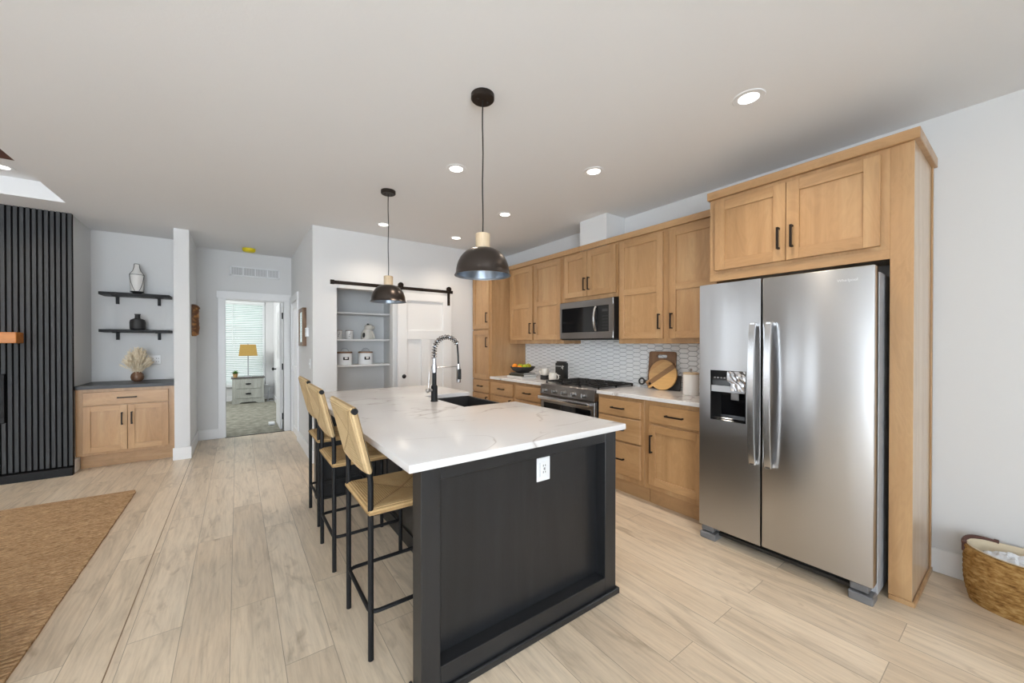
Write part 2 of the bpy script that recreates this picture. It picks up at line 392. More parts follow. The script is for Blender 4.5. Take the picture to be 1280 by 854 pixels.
# frames: map (u, v, n) to the world; n points out of the front
def FX(xf): return lambda u, v, n: (xf-n, u, v)          # fronts that face -X (the kitchen run)
def FY(yf): return lambda u, v, n: (u, yf-n, v)          # fronts that face -Y
def fbox(bm, F, u0, u1, v0, v1, n0, n1, bev=0., mi=0):
    a, b = F(u0, v0, n0), F(u1, v1, n1)
    return box(bm, a[0], b[0], a[1], b[1], a[2], b[2], bev, mi)
def shaker(bm, F, u0, u1, v0, v1, n0=.0, rail=.062, mid=None, t=.027):
    u0, u1 = sorted((u0, u1)); b = .0015
    fbox(bm, F, u0, u0+rail, v0, v1, n0, n0+t, b, 0); fbox(bm, F, u1-rail, u1, v0, v1, n0, n0+t, b, 0)
    rs = [(v0, v0+rail), (v1-rail, v1)] + ([(mid-rail/2, mid+rail/2)] if mid else [])
    for a, c in rs: fbox(bm, F, u0+rail, u1-rail, a, c, n0, n0+t, b, 1)
    fbox(bm, F, u0+rail-.004, u1-rail+.004, v0+rail-.004, v1-rail+.004, n0+.001, n0+t-.013, 0, 0)
    return bm
def pull(F, u, v, length, vertical, n0):
    bm = NB(); h = length/2; w = .0065
    if vertical:
        fbox(bm, F, u-w, u+w, v-h, v+h, n0+.024, n0+.034, .0015)
        for s in (-1, 1): fbox(bm, F, u-w, u+w, v+s*(h-.006)-.005, v+s*(h-.006)+.005, n0, n0+.026)
    else:
        fbox(bm, F, u-h, u+h, v-w, v+w, n0+.024, n0+.034, .0015)
        for s in (-1, 1): fbox(bm, F, u+s*(h-.006)-.005, u+s*(h-.006)+.005, v-w, v+w, n0, n0+.026)
    return bm
def add_door(root, F, u0, u1, v0, v1, hu=None, hv=None, mid=None, rail=.062, cross='wood_y', hl=.14):
    d = obj('door', shaker(NB(), F, u0, u1, v0, v1, .0, rail, mid), ['wood_v', cross], root)
    if hu is not None: obj('handle', pull(F, hu, hv, hl, True, .027), 'bronze', d)
    return d
def add_drawer(root, F, u0, u1, v0, v1, hl=.13, cross='wood_y'):
    d = obj('drawer', fbox(NB(), F, u0, u1, v0, v1, 0, .024, .003), cross, root)
    obj('handle', pull(F, (u0+u1)/2, (v0+v1)/2, hl, False, .024), 'bronze', d)
    return d
# ================================================================== THE SETTING
H = 2.765
XR = 3.45            # kitchen wall
YP = 4.92            # pantry wall
b = NB(); box(b, -5, 3.55, -3.2, 7.03, -.1, 0); struct('floor', b, 'floor')
b = NB(); box(b, -1.8, 2.2, 7.03, 11.6, -.1, .004); struct('floor_bedroom', b, 'carpet')
b = NB(); box(b, -.4555, -.4505, -3.2, 6.03, 0, .0015, .0005); struct('trim_1', b, wood('floor_seam_strip', 1, srgb(124, 98, 70), srgb(138, 112, 82), srgb(152, 126, 96)))
b = NB(); box(b, -.15, .61, 7.0, 7.03, 0, .006, .002); struct('trim_2', b, 'bronze')
# ceiling with the tray opening at the left
TX, TY0, TY1, TX0, TZ = -1.35, 1.2, 5.565, -4.3, 2.93
b = NB()
box(b, TX, 3.55, -3.2, 7.15, H, H+.3); box(b, -5, TX, TY1, 7.15, H, H+.3); box(b, -5, TX, -3.2, TY0, H, H+.3); box(b, -5, TX0, TY0, TY1, H, H+.3)
struct('ceiling', b, 'ceiling')
b = NB(); box(b, TX0, TX, TY0, TY1, TZ, TZ+.1); struct('ceiling_tray', b, 'ceiling')
b = NB(); box(b, -1.9, 2.2, 7.15, 11.6, H, H+.2); struct('ceiling_bedroom', b, 'ceiling')
b = NB(); box(b, XR, XR+.12, -3.2, 5.1, 0, H); struct('wall_right', b, 'wall')
# pantry wall with the opening, and the closet behind it
OL, OR, OT = .97, 1.645, 2.062
b = NB(); box(b, .71, OL, YP, YP+.12, 0, H); box(b, OR, XR, YP, YP+.12, 0, H); box(b, OL, OR, YP, YP+.12, OT, H); struct('wall_pantry', b, 'wall')
b = NB(); box(b, .72, 1.85, 5.66, 5.76, 0, H); struct('wall_closet_back', b, 'wall')
b = NB(); box(b, 1.755, 1.85, YP+.12, 5.66, 0, H); struct('wall_closet_right', b, 'wall')
# hall walls
b = NB(); box(b, .71, .81, YP+.12, 6.24, 0, H); box(b, .71, .81, 6.24, 6.95, 2.03, H); box(b, .71, .81, 6.95, 7.03, 0, H); struct('wall_hall_right', b, 'wall')
DL, DR, DT = -.137, .60, 2.062
b = NB(); box(b, -.61, DL, 7.03, 7.15, 0, H); box(b, DR, .81, 7.03, 7.15, 0, H); box(b, DL, DR, 7.03, 7.15, DT, H); struct('wall_hall_end', b, 'wall')
b = NB(); box(b, -.608, -.466, 6.02, 7.03, 0, H); struct('wall_hall_left', b, 'wall')
# niche with the cabinet
b = NB(); box(b, -1.52, -.608, 6.69, 6.8, 0, H); struct('wall_niche_back', b, 'wall')
b = NB(); box(b, -1.52, -1.425, 6.03, 6.69, 0, H); struct('wall_niche_left', b, 'wall')
# slatted fireplace wall: backing, slats, black base
b = NB(); box(b, -4.9, -1.412, 6.0, 6.03, 0, H, 0, 0)
x = -1.440
while x > -4.1:
    if not (x < -1.85): box(b, x, x+.027, 5.982, 6.0, .1, H, .001, 1)
    else: box(b, x, x+.027, 5.982, 6.0, .1, .60, .001, 1); box(b, x, x+.027, 5.982, 6.0, 1.09, H, .001, 1)
    x -= .0405
box(b, -4.1, -1.408, 5.955, 6.0, 0, .085, .003, 2)
struct('wall_fireplace', b, ['dark_void', 'slat', 'black_metal'])
# the room behind the camera: left and rear walls, rear and patio openings placed for light
def wall_with_holes(name, axis, c0, c1, a0, a1, holes):
    b = NB(); cur = a0
    def bx(p, q, z0, z1):
        if axis == 'x': box(b, p, q, c0, c1, z0, z1)
        else: box(b, c0, c1, p, q, z0, z1)
    for (p, q, z0, z1) in holes:
        bx(cur, p, 0, H); bx(p, q, 0, z0); bx(p, q, z1, H); cur = q
    bx(cur, a1, 0, H); struct(name, b, 'wall')
wall_with_holes('wall_rear', 'x', -3.2, -3.08, -5, 3.55, [(-3.3, .3, .3, 2.5)])
wall_with_holes('wall_left', 'y', -5, -4.88, -3.2, 6.03, [(-2.4, -.2, .1, 2.45), (2.7, 3.5, .7, 2.5), (4.2, 5.0, .7, 2.5)])
def window_frame(n, axis, c, a0, a1, z0, z1, mull=1):
    b = NB(); w = .06
    def bx(p, q, r, s):
        if axis == 'x': box(b, p, q, c-.04, c+.04, r, s, .004)
        else: box(b, c-.04, c+.04, p, q, r, s, .004)
    bx(a0, a0+w, z0, z1); bx(a1-w, a1, z0, z1); bx(a0, a1, z0, z0+w); bx(a0, a1, z1-w, z1)
    for k in range(mull): m_ = a0+(a1-a0)*(k+1)/(mull+1); bx(m_-.03, m_+.03, z0, z1)
    o = struct('window_%d' % n, b, 'trim')
    b = NB()
    if axis == 'x': box(b, a0+.02, a1-.02, c-.004, c+.004, z0+.02, z1-.02)
    else: box(b, c-.004, c+.004, a0+.02, a1-.02, z0+.02, z1-.02)
    obj('pane', b, 'glass', o); return o
window_frame(1, 'x', -3.14, -3.3, .3, .3, 2.5, 2)  # unseen rear opening, placed for light
window_frame(2, 'y', -4.94, 2.7, 3.5, .7, 2.5, 0)
window_frame(3, 'y', -4.94, 4.2, 5.0, .7, 2.5, 0)
window_frame(5, 'y', -4.94, -2.4, -.2, .1, 2.45, 1)  # unseen patio opening, added for its fill lamp
# bedroom shell
BY = 11.4
b = NB(); WX0, WX1, WZ0, WZ1 = -.9, .585, .37, 2.43
box(b, -1.9, WX0, BY, BY+.15, 0, H); box(b, WX1, 2.2, BY, BY+.15, 0, H); box(b, WX0, WX1, BY, BY+.15, 0, WZ0); box(b, WX0, WX1, BY, BY+.15, WZ1, H)
struct('wall_bedroom_back', b, 'wall')
b = NB(); box(b, .745, .84, 7.15, 11.4, 0, H); struct('wall_bedroom_right', b, 'wall')
b = NB(); box(b, -1.9, -1.8, 7.15, 11.4, 0, H); struct('wall_bedroom_left', b, 'wall')
b = NB(); box(b, -1.9, -.61, 7.03, 7.15, 0, H); struct('wall_bedroom_front', b, 'wall')
window_frame(4, 'x', BY+.09, WX0, WX1, WZ0, WZ1, 0)
b = NB(); box(b, WX0-.05, WX1+.05, BY-.05, BY+.05, WZ0-.03, WZ0, .004); struct('trim_3', b, 'trim')
# box chase above the range
b = NB(); box(b, 3.1515, XR, 2.657, 3.04, 2.4315, H); struct('wall_chase', b, 'wall')
# baseboards
def baseb(name, x0, x1, y0, y1, h=.145): struct(name, box(NB(), x0, x1, y0, y1, 0, h, .003), 'trim')
baseb('baseboard_right', XR-.015, XR, -3.08, .375)
baseb('baseboard_pantry', .71, OL, YP-.015, YP)
baseb('baseboard_hall_right', .695, .71, YP-.015, 6.16)
baseb('baseboard_hall_end', -.466, -.226, 7.015, 7.03)
baseb('baseboard_hall_left', -.466, -.451, 6.005, 7.015)
baseb('baseboard_column', -.622, -.451, 6.0, 6.02)
baseb('baseboard_niche', -1.425, -1.41, 6.03, 6.195)
baseb('baseboard_bedroom', .730, .745, 8.1, 11.4, .12); baseb('baseboard_bedroom_back', -1.8, .73, BY-.015, BY, .12)
# door casings
b = NB(); c = .09
box(b, DL-c, DL, 7.012, 7.03, 0, DT, .002); box(b, DR, DR+c, 7.012, 7.03, 0, DT, .002); box(b, DL-c-.015, DR+c+.012, 7.008, 7.03, DT, DT+.105, .002)
box(b, DL-.018, DL, 7.03, 7.15, 0, DT); box(b, DR, DR+.015, 7.03, 7.15, 0, DT); box(b, DL, DR, 7.03, 7.15, DT-.012, DT)
struct('trim_4', b, 'trim')
b = NB(); box(b, .692, .71, 6.15, 6.24, 0, 2.03, .002); box(b, .692, .71, 6.925, 7.0, 0, 2.03, .002); box(b, .69, .71, 6.14, 7.01, 2.03, 2.13, .002); struct('trim_5', b, 'trim')
b = NB(); shaker(b, FX(.745), 6.245, 6.925, .01, 2.025, 0, .1, 1.0, .035); struct('door_2', b, ['door_white', 'door_white'])
# bedroom door standing open, with hinges and knob
d1 = struct('door_1', box(NB(), .556, .592, 7.155, 7.86, .012, 2.045, .003), 'door_white')
for z in (.22, 1.02, 1.84):
    b = NB(); box(b, .590, .602, 7.11, 7.165, z-.05, z+.05, .001); tube(b, [(.592, 7.135, z-.05), (.592, 7.135, z+.05)], .008, 8); obj('hinge', b, 'black_metal', d1)
b = NB(); tube(b, [(.556, 7.80, .95), (.515, 7.80, .95)], .010, 10); ball(b, (.505, 7.80, .95), .028, 14, .7); obj('door_knob', b, 'black_metal', d1)
for (z0, z1) in ((1.15, 1.92), (.18, 1.0)):
    for (y0, y1) in ((7.25, 7.46), (7.56, 7.77)):
        b = NB(); box(b, .551, .557, y0, y1, z0, z1, .002); obj('door_panel', b, 'door_white', d1)
# backsplash: picket tiles on grout
b = NB(); Y0, Y1, Z0, Z1 = 1.44, 4.41, .90, 1.44
box(b, XR-.004, XR, Y0, Y1, Z0, Z1, 0, 0)
px, pz, tip, g = .088, .0465, .022, .0021
ncol = int((Y1-Y0)/px)+2
for i in range(ncol):
    cy = Y0 + i*px
    for j in range(-1, 13):
        cz = Z0 + j*pz + (pz/2 if i % 2 else 0)
        hw = px/2 + tip/2 - g; bw = px/2 - tip/2 - g*.4; hh = pz/2 - g*.8
        pts = [(cy-hw, cz), (cy-bw, cz-hh), (cy+bw, cz-hh), (cy+hw, cz), (cy+bw, cz+hh), (cy-bw, cz+hh)]
        if cz+hh > Z1+.03 or cz-hh < Z0-.03: continue
        pts = [(min(max(p[0], Y0), Y1), min(max(p[1], Z0), Z1)) for p in pts]
        if max(p[0] for p in pts)-min(p[0] for p in pts) < .02 or max(p[1] for p in pts)-min(p[1] for p in pts) < .01: continue
        s = .93; mx = sum(p[0] for p in pts)/6; mz = sum(p[1] for p in pts)/6
        A = [b.verts.new((XR-.004, *p)) for p in pts]; B = [b.verts.new((XR-.009, mx+(p[0]-mx)*(s+.04), mz+(p[1]-mz)*s)) for p in pts]
        for k in range(6): b.faces.new((A[k], A[(k+1) % 6], B[(k+1) % 6], B[k])).material_index = 1
        b.faces.new(B).material_index = 1
struct('wall_backsplash', b, ['grout', 'tile'], smooth=0)

# ================================================================== KITCHEN RUN
XF = 2.85            # base face frames
XU = 3.155           # upper face frames
def carcass(root, F, x_back, u0, u1, v0, v1, cross='wood_y', st=.035):
    """box body whose front is the face frame plane"""
    b = NB(); a = F(u0, v0, 0); c = F(u1, v1, 0)
    bk = (x_back, None) if F(0, 0, 0)[0] != F(0, 0, 1)[0] else (None, x_back)
    box(b, a[0], bk[0] if bk[0] is not None else c[0], a[1], bk[1] if bk[1] is not None else c[1], v0, v1, .002)
    return obj('body', b, 'wood_v', root)
F = FX(XF); BK = XR-.01
# tall cabinet
t = thing('tall_cabinet', 'tall maple pantry cabinet with two stacked doors in the far corner', 'cabinet', (3.1, 4.66, 0))
carcass(t, F, BK, 4.415, YP-.003, .10, 2.43)
obj('toe_kick', box(NB(), 2.93, BK, 4.42, YP-.004, 0, .10), 'wood_y', t)
add_door(t, F, 4.455, 4.89, 1.60, 2.405, 4.487, 1.755); add_door(t, F, 4.455, 4.89, .89, 1.58, 4.487, 1.41)
add_drawer(t, F, 4.455, 4.89, .70, .872, .12); add_door(t, F, 4.455, 4.89, .15, .685, 4.487, .58)
# base cabinets left of the range
for (u0, u1, lab, hs) in ((3.865, 4.412, 'maple base cabinet with one drawer beside the tall pantry cabinet', 1), (3.315, 3.862, 'maple base cabinet with one drawer immediately left of the range', 1)):
    t = thing('base_cabinet', lab, 'cabinet', (3.1, (u0+u1)/2, 0), 'base cabinets under the kitchen counters')
    carcass(t, F, BK, u0, u1, .15, .905)
    obj('toe_kick', box(NB(), 2.93, BK, u0+.002, u1-.002, 0, .15), 'wood_y', t)
    add_drawer(t, F, u0+.03, u1-.03, .71, .872); add_door(t, F, u0+.03, u1-.03, .195, .69, u0+.062, .60)
# drawer stack and door unit right of the range
t = thing('base_cabinet', 'maple base cabinet with a stack of three drawers right of the range', 'cabinet', (3.1, 2.24, 0), 'base cabinets under the kitchen counters')
carcass(t, F, BK, 1.985, 2.498, .15, .905); obj('toe_kick', box(NB(), 2.93, BK, 1.987, 2.496, 0, .15), 'wood_y', t)
for z0, z1 in ((.73, .872), (.505, .715), (.198, .49)): add_drawer(t, F, 2.012, 2.478, z0, z1, .14)
t = thing('base_cabinet', 'maple base cabinet with a drawer above one door next to the refrigerator', 'cabinet', (3.1, 1.71, 0), 'base cabinets under the kitchen counters')
carcass(t, F, BK, 1.442, 1.982, .15, .905); obj('toe_kick', box(NB(), 2.93, BK, 1.444, 1.980, 0, .15), 'wood_y', t)
add_drawer(t, F, 1.455, 1.925, .725, .872, .15); add_door(t, F, 1.455, 1.925, .198, .705, 1.895, .545, None, .062, 'wood_y', .15)
# countertops
b = box(NB(), 2.815, XR-.005, 3.312, 4.413, .908, .94, .003); o = obj('countertop', b, 'quartz', origin=(3.1, 3.86, .908)); tag(o, 'short white quartz countertop between tall cabinet and range', 'countertop')
b = box(NB(), 2.815, XR-.005, 1.442, 2.498, .908, .94, .003); o = obj('countertop', b, 'quartz', origin=(3.1, 1.97, .908)); tag(o, 'white quartz countertop between range and refrigerator holding the cutting boards', 'countertop')
# upper cabinets
F = FX(XU)
t = thing('upper_cabinet', 'maple wall cabinet with two tall doors above the fruit bowl', 'cabinet', (3.3, 3.83, 1.39), 'maple wall cabinets')
carcass(t, F, BK, 3.302, 4.412, 1.39, 2.43)
add_door(t, F, 3.873, 4.375, 1.437, 2.405, 3.902, 1.59, 1.895); add_door(t, F, 3.335, 3.832, 1.437, 2.405, 3.803, 1.59, 1.895)
t = thing('upper_cabinet', 'short maple wall cabinet with two doors directly above the microwave', 'cabinet', (3.3, 2.9, 1.85), 'maple wall cabinets')
carcass(t, F, BK, 2.502, 3.298, 1.872, 2.43)
add_door(t, F, 2.915, 3.272, 1.915, 2.405, 2.943, 2.05); add_door(t, F, 2.525, 2.908, 1.915, 2.405, 2.880, 2.05)
t = thing('upper_cabinet', 'maple wall cabinet with two tall doors above the cutting boards', 'cabinet', (3.3, 1.97, 1.39), 'maple wall cabinets')
carcass(t, F, BK, 1.447, 2.498, 1.39, 2.43)
add_door(t, F, 1.995, 2.478, 1.437, 2.405, 2.022, 1.592, 1.895); add_door(t, F, 1.46, 1.928, 1.437, 2.405, 1.900, 1.592, 1.895)
b = NB(); box(b, 3.13, XR-.005, 1.457, 2.655, 2.43, 2.487, .003); box(b, 3.13, 3.1505, 2.655, 3.042, 2.4305, 2.487, .003); box(b, 3.13, XR-.005, 3.042, 4.40, 2.43, 2.487, .003); box(b, 2.825, XR-.005, 4.40, YP-.003, 2.43, 2.487, .003)
o = obj('crown_molding', b, 'wood_y', origin=(3.3, 3.2, 2.43)); tag(o, 'long maple crown board along the wall cabinet tops', 'molding')
# refrigerator surround
F = FX(2.88)
t = thing('refrigerator_surround', 'tall maple refrigerator cabinet with two overhead doors and a full side panel', 'cabinet', (3.1, .9, 0))
b = NB(); box(b, 2.88, BK, .470, 1.442, 1.90, 2.455, .002); obj('overhead_cabinet', b, 'wood_v', t)
b = NB(); box(b, 2.8785, 2.90, .470, 1.44, 1.85, 1.905, .001); obj('bottom_rail', b, 'wood_y', t)
b = NB(); box(b, 2.884, BK, .379, .470, 1.90, 2.455); box(b, 2.884, BK, .379, .398, .0, 1.90); obj('side_panel', b, 'sheen_maple', t, 'maple side panel with reflected sheen in its colour')
b = NB(); box(b, 2.88, 2.90, .380, .470, 0, 2.455, .001); box(b, 2.868, 2.88, .366, .468, 0, .025, .002); obj('front_stile', b, 'wood_v', t)
b = NB(); box(b, 2.876, BK, .366, .378, 0, .025, .002); box(b, 3.41, BK, .371, .378, .025, 2.455); obj('scribe_trim', b, 'wood_v', t)
b = NB(); box(b, 2.95, BK, 1.425, 1.438, 0, 1.90); obj('inner_panel', b, 'wood_v', t)
add_door(t, F, .950, 1.396, 1.925, 2.425, .985, 2.07, None, .07); add_door(t, F, .506, .946, 1.925, 2.425, .912, 2.07, None, .07)
b = NB(); box(b, 2.857, XR-.005, .356, 1.455, 2.455, 2.513, .003); obj('crown', b, 'wood_y', t)
# ---------------- refrigerator
t = thing('refrigerator', 'large stainless steel side-by-side refrigerator with water dispenser', 'refrigerator', (3.0, .96, 0))
b = box(NB(), 2.785, 3.40, .495, 1.412, .03, 1.775, .004); obj('case', b, 'grey_side', t)
DX0, DX1 = 2.69, 2.772
b = NB(); box(b, DX0, DX1, .494, 1.018, .10, 1.802, .008, 0, 2); dr = obj('door', b, 'steel', t)
dy0, dy1, dz0, dz1 = 1.112, 1.340, .862, 1.205
b = NB(); box(b, DX0, DX1, 1.026, dy0, .10, 1.802); box(b, DX0, DX1, dy1, 1.418, .10, 1.802); box(b, DX0, DX1, dy0, dy1, .10, dz0); box(b, DX0, DX1, dy0, dy1, dz1, 1.802)
bmesh.ops.remove_doubles(b, verts=b.verts, dist=1e-5)
dl = obj('door', b, 'steel', t)
for dd, y in ((dr, .972), (dl, 1.062)):
    b = NB(); n = 16; P_ = []
    for i in range(n+1):
        z = .615+(1.52-.615)*i/n; xx = 2.664 - .030*math.sin(PI*i/n)**.6
        P_.append((xx, y, z))
    for i in range(n):
        pass
    A = None
    for (xx, yy, z) in P_:
        q = [b.verts.new(p) for p in ((xx-.007, yy-.017, z), (xx-.007, yy+.017, z), (xx+.007, yy+.017, z), (xx+.007, yy-.017, z))]
        if A: [b.faces.new((A[k], A[(k+1) % 4], q[(k+1) % 4], q[k])) for k in range(4)]
        else: b.faces.new(q[::-1])
        A = q
    b.faces.new(A)
    for z in (.625, 1.51): box(b, 2.655, DX0, y-.015, y+.015, z-.012, z+.012, .002)
    obj('handle', b, 'steel_handle', dd)
# dispenser
b = NB()
for (y0, y1, z0, z1) in ((dy0, dy0+.006, dz0, dz1), (dy1-.006, dy1, dz0, dz1), (dy0, dy1, dz0, dz0+.006), (dy0, dy1, dz1-.006, dz1)): box(b, DX0-.003, DX0+.07, y0, y1, z0, z1, .001)
box(b, DX0+.07, DX0+.078, dy0, dy1, dz0, dz1); box(b, DX0+.004, DX0+.07, dy0+.006, dy1-.006, 1.10, dz1-.006, .002); box(b, DX0+.002, DX0+.07, dy0+.006, dy1-.006, dz0+.006, dz0+.02, .002)
dsp = obj('dispenser', b, 'black_gloss', t)
b = NB(); box(b, DX0+.010, DX0+.05, 1.155, 1.225, 1.055, 1.099, .003); box(b, DX0+.02, DX0+.03, 1.165, 1.215, 1.005, 1.056, .003); obj('paddle', b, 'knob_steel', dsp, 'grey dispenser paddle')
b = NB(); box(b, DX0+.001, DX0+.004, dy0+.006, dy1-.006, 1.058, 1.10); obj('label_strip', b, 'grey_side', dsp)
b = NB(); N = 8; gr = [[b.verts.new((DX0-.001-random.random()*.010, 1.112+.115*i/N*(1 if j > 3 else .8), 1.07+.132*j/N)) for i in range(N+1)] for j in range(N+1)]
for j in range(N):
    for i in range(N): b.faces.new((gr[j][i], gr[j][i+1], gr[j+1][i+1], gr[j+1][i]))
obj('protective_film', b, new_mat('crinkled_film', (.62, .63, .66), .12, .8), dsp, 'crumpled clear protective film', smooth=0)
for i in range(4): obj('button', box(NB(), DX0+.001, DX0+.0045, 1.24+i*.022, 1.252+i*.022, 1.15, 1.158), 'knob_steel', dsp)
def text_mesh(s, size, mat, parent, mtx, name='lettering', ext=.0008):
    cu = bpy.data.curves.new(name, 'FONT'); cu.body = s; cu.size = size; cu.extrude = ext; cu.align_x = 'CENTER'; cu.align_y = 'CENTER'
    tmp = bpy.data.objects.new('tmp_text', cu); COL.objects.link(tmp); bpy.context.view_layer.update()
    me = bpy.data.meshes.new_from_object(tmp.evaluated_get(bpy.context.evaluated_depsgraph_get()))
    bpy.data.objects.remove(tmp); bpy.data.curves.remove(cu)
    off = wloc(parent) if parent else Vector((0, 0, 0))
    me.transform(Matrix.Translation(-off) @ mtx); me.materials.clear(); me.materials.append(M[mat]); me.name = name
    o = bpy.data.objects.new(name, me); COL.objects.link(o); o.parent = parent; return o
RX = Matrix(((0, 0, -1, 0), (-1, 0, 0, 0), (0, 1, 0, 0), (0, 0, 0, 1)))      # text that faces -X, reading towards -Y
text_mesh('Whirlpool', .021, 'white_plastic', dr, Matrix.Translation((DX0-.001, .605, 1.733)) @ RX)
b = NB(); box(b, 2.765, 2.80, .60, 1.31, .03, .095, .003); box(b, 2.75, 2.77, .60, 1.31, .035, .06, .002); obj('toe_grille', b, 'black_plastic', t)
for y0, y1 in ((.497, .60), (1.31, 1.418)):
    b = NB(); box(b, 2.70, 2.80, y0, y1, 0, .046, .005); box(b, 2.715, 2.79, y0+.02, y1-.005, .052, .092, .004); obj('foot_cover', b, 'foot_grey', t)
for y0, y1 in ((.52, .60), (1.33, 1.40)): obj('hinge_cover', box(NB(), 2.775, 2.86, y0, y1, 1.777, 1.80, .004), 'grey_side', t)
b = NB(); box(b, 2.7725, 2.785, .4985, 1.01, .11, 1.77); box(b, 2.7725, 2.785, 1.034, 1.409, .11, 1.77); obj('door_gasket', b, 'black_plastic', t)
# ---------------- range
RY0, RY1 = 2.503, 3.307
t = thing('gas_range', 'stainless steel slide-in gas range with five knobs and black grates', 'range', (3.1, 2.9, 0))
b = NB(); box(b, 2.83, 3.43, RY0+.002, RY1-.002, .03, .90, .003); obj('body', b, 'black_plastic', t)
b = NB(); prism(b, [(2.79, .825), (2.86, .825), (2.86, .93), (2.80, .93)], 1, RY0, RY1); obj('control_panel', b, 'steel_small', t)
for i in range(5):
    y = 3.215-.145*i; b = NB()
    tube(b, [(2.795, y, .872), (2.787, y, .872)], .030, 20); tube(b, [(2.79, y, .872), (2.752, y, .872)], [.022, .019], 16); box(b, 2.744, 2.756, y-.005, y+.005, .852, .892, .002)
    obj('knob', b, 'knob_steel', t)
b = NB(); box(b, 2.80, 2.86, RY0, RY1, .90, .938, .003); box(b, 2.84, 3.44, RY0+.001, RY1-.001, .905, .940, .003); obj('cooktop', b, 'steel_small', t)
for k in range(3):
    y0 = RY0+.012+k*.262; y1 = y0+.256; b = NB(); z0, z1 = .957, .971
    for yy in (y0, y1-.012): box(b, 2.87, 3.41, yy, yy+.012, z0, z1, .002)
    for xx in (2.87, 3.01, 3.134, 3.27, 3.398): box(b, xx, xx+.012, y0, y1, z0, z1, .002)
    box(b, 2.87, 3.41, (y0+y1)/2-.006, (y0+y1)/2+.006, z0, z1, .002)
    for xx in (2.87, 3.134, 3.398):
        for yy in (y0, y1-.012): box(b, xx, xx+.012, yy, yy+.012, .940, z0)
    obj('grate', b, 'cast_iron', t)
for xx in (3.0, 3.28):
    for yy in (2.65, 2.905, 3.16): obj('burner', lathe(NB(), [(0, 0), (.045, 0), (.045, .010), (.03, .014), (0, .014)], (xx, yy, .940), 16), 'cast_iron', t)
b = NB(); box(b, 2.80, 2.83, RY0+.003, RY1-.003, .735, .815, .003); box(b, 2.80, 2.83, RY0+.003, RY0+.05, .22, .735, .002); box(b, 2.80, 2.83, RY1-.05, RY1-.003, .22, .735, .002); od = obj('oven_door', b, 'steel_small', t)
b = NB(); box(b, 2.803, 2.829, RY0+.05, RY1-.05, .22, .735); obj('window', b, 'black_gloss', od)
b = NB(); box(b, 2.738, 2.766, RY0+.03, RY1-.012, .772, .812, .010, 0, 2)
for yy in (RY0+.05, RY1-.04): box(b, 2.76, 2.80, yy-.012, yy+.012, .78, .804, .002)
obj('handle', b, 'steel_handle', od)
b = NB(); box(b, 2.80, 2.83, RY0+.003, RY1-.003, .05, .21, .003); obj('drawer', b, 'steel_small', t)
# ---------------- microwave
t = thing('microwave', 'stainless over-the-range microwave with black glass door', 'microwave', (3.25, 2.89, 1.434))
MY0, MY1 = 2.506, 3.285; MX = 3.072
b = NB(); box(b, MX+.010, 3.43, MY0, MY1, 1.440, 1.862, .003); obj('case', b, 'black_plastic', t)
b = NB(); box(b, MX, MX+.010, MY0, MY1, 1.79, 1.858, .002); box(b, MX, MX+.010, MY0, MY1, 1.446, 1.515, .002); box(b, MX, MX+.010, MY1-.03, MY1, 1.515, 1.79); box(b, MX, MX+.010, MY0, MY0+.055, 1.515, 1.79); fr = obj('front_frame', b, 'steel_small', t)
b = NB(); box(b, MX+.003, MX+.0105, MY0+.21, MY1-.03, 1.515, 1.79); obj('door_window', b, 'black_gloss', fr)
b = NB(); box(b, MX+.004, MX+.0105, MY0+.055, MY0+.21, 1.515, 1.79); cp = obj('control_panel', b, 'black_plastic', t)
for r_ in range(5):
    for c_ in range(3): obj('button', box(NB(), MX+.003, MX+.006, MY0+.075+c_*.025, MY0+.088+c_*.025, 1.545+r_*.032, 1.553+r_*.032), 'button_grey', cp)
obj('display', box(NB(), MX+.003, MX+.006, MY0+.072, MY0+.145, 1.725, 1.75), 'button_grey', cp)
b = NB(); pts = [(MX-.004-.034*math.sin(PI*i/12)**.7, MY0+.225, 1.53+.25*i/12) for i in range(13)]; tube(b, pts, .013, 10, 0, True, False, .8); obj('handle', b, 'steel_handle', fr)
b = NB(); box(b, MX+.02, 3.42, MY0+.01, MY1-.01, 1.430, 1.446, .003); obj('vent_base', b, 'black_plastic', t)

# ================================================================== ISLAND
t = thing('kitchen_island', 'long black-stained kitchen island with a recessed end panel', 'island', (1.2, 2.6, 0))
IX0, IX1 = .565, 1.705
def end_frame(y0, y1, yp):
    b = NB()
    box(b, IX0, IX0+.08, y0, y1, 0, .908, .002, 0); box(b, IX1-.087, IX1, y0, y1, 0, .908, .002, 0)
    box(b, IX0+.08, IX1-.087, y0, y1, .853, .908, .002, 1); box(b, IX0+.08, IX1-.087, y0, y1, 0, .113, .002, 1)
    box(b, IX0+.08, IX1-.087, yp, yp+.018, .113, .853, 0, 0)
    return b
ep = obj('end_panel', end_frame(1.37, 1.456, 1.436), ['black_wood_v', 'black_wood_x'], t)
obj('end_panel', end_frame(3.77, 3.856, 3.776), ['black_wood_v', 'black_wood_x'], t)
b = NB(); box(b, IX0-.012, IX1+.014, 1.352, 1.37, 0, .034, .005); box(b, IX0-.014, IX0, 1.352, 1.47, 0, .034, .004); box(b, IX1, IX1+.014, 1.352, 1.47, 0, .034, .004); obj('base_molding', b, 'black_wood_x', t)
b = NB(); box(b, .95, .968, 1.456, 3.77, 0, .908)
for yy in (2.2, 3.0): box(b, .94, .95, yy-.03, yy+.03, 0, .908, .002)
box(b, .938, .95, 1.456, 3.77, 0, .10, .002); obj('back_panel', b, 'black_wood_v', t)
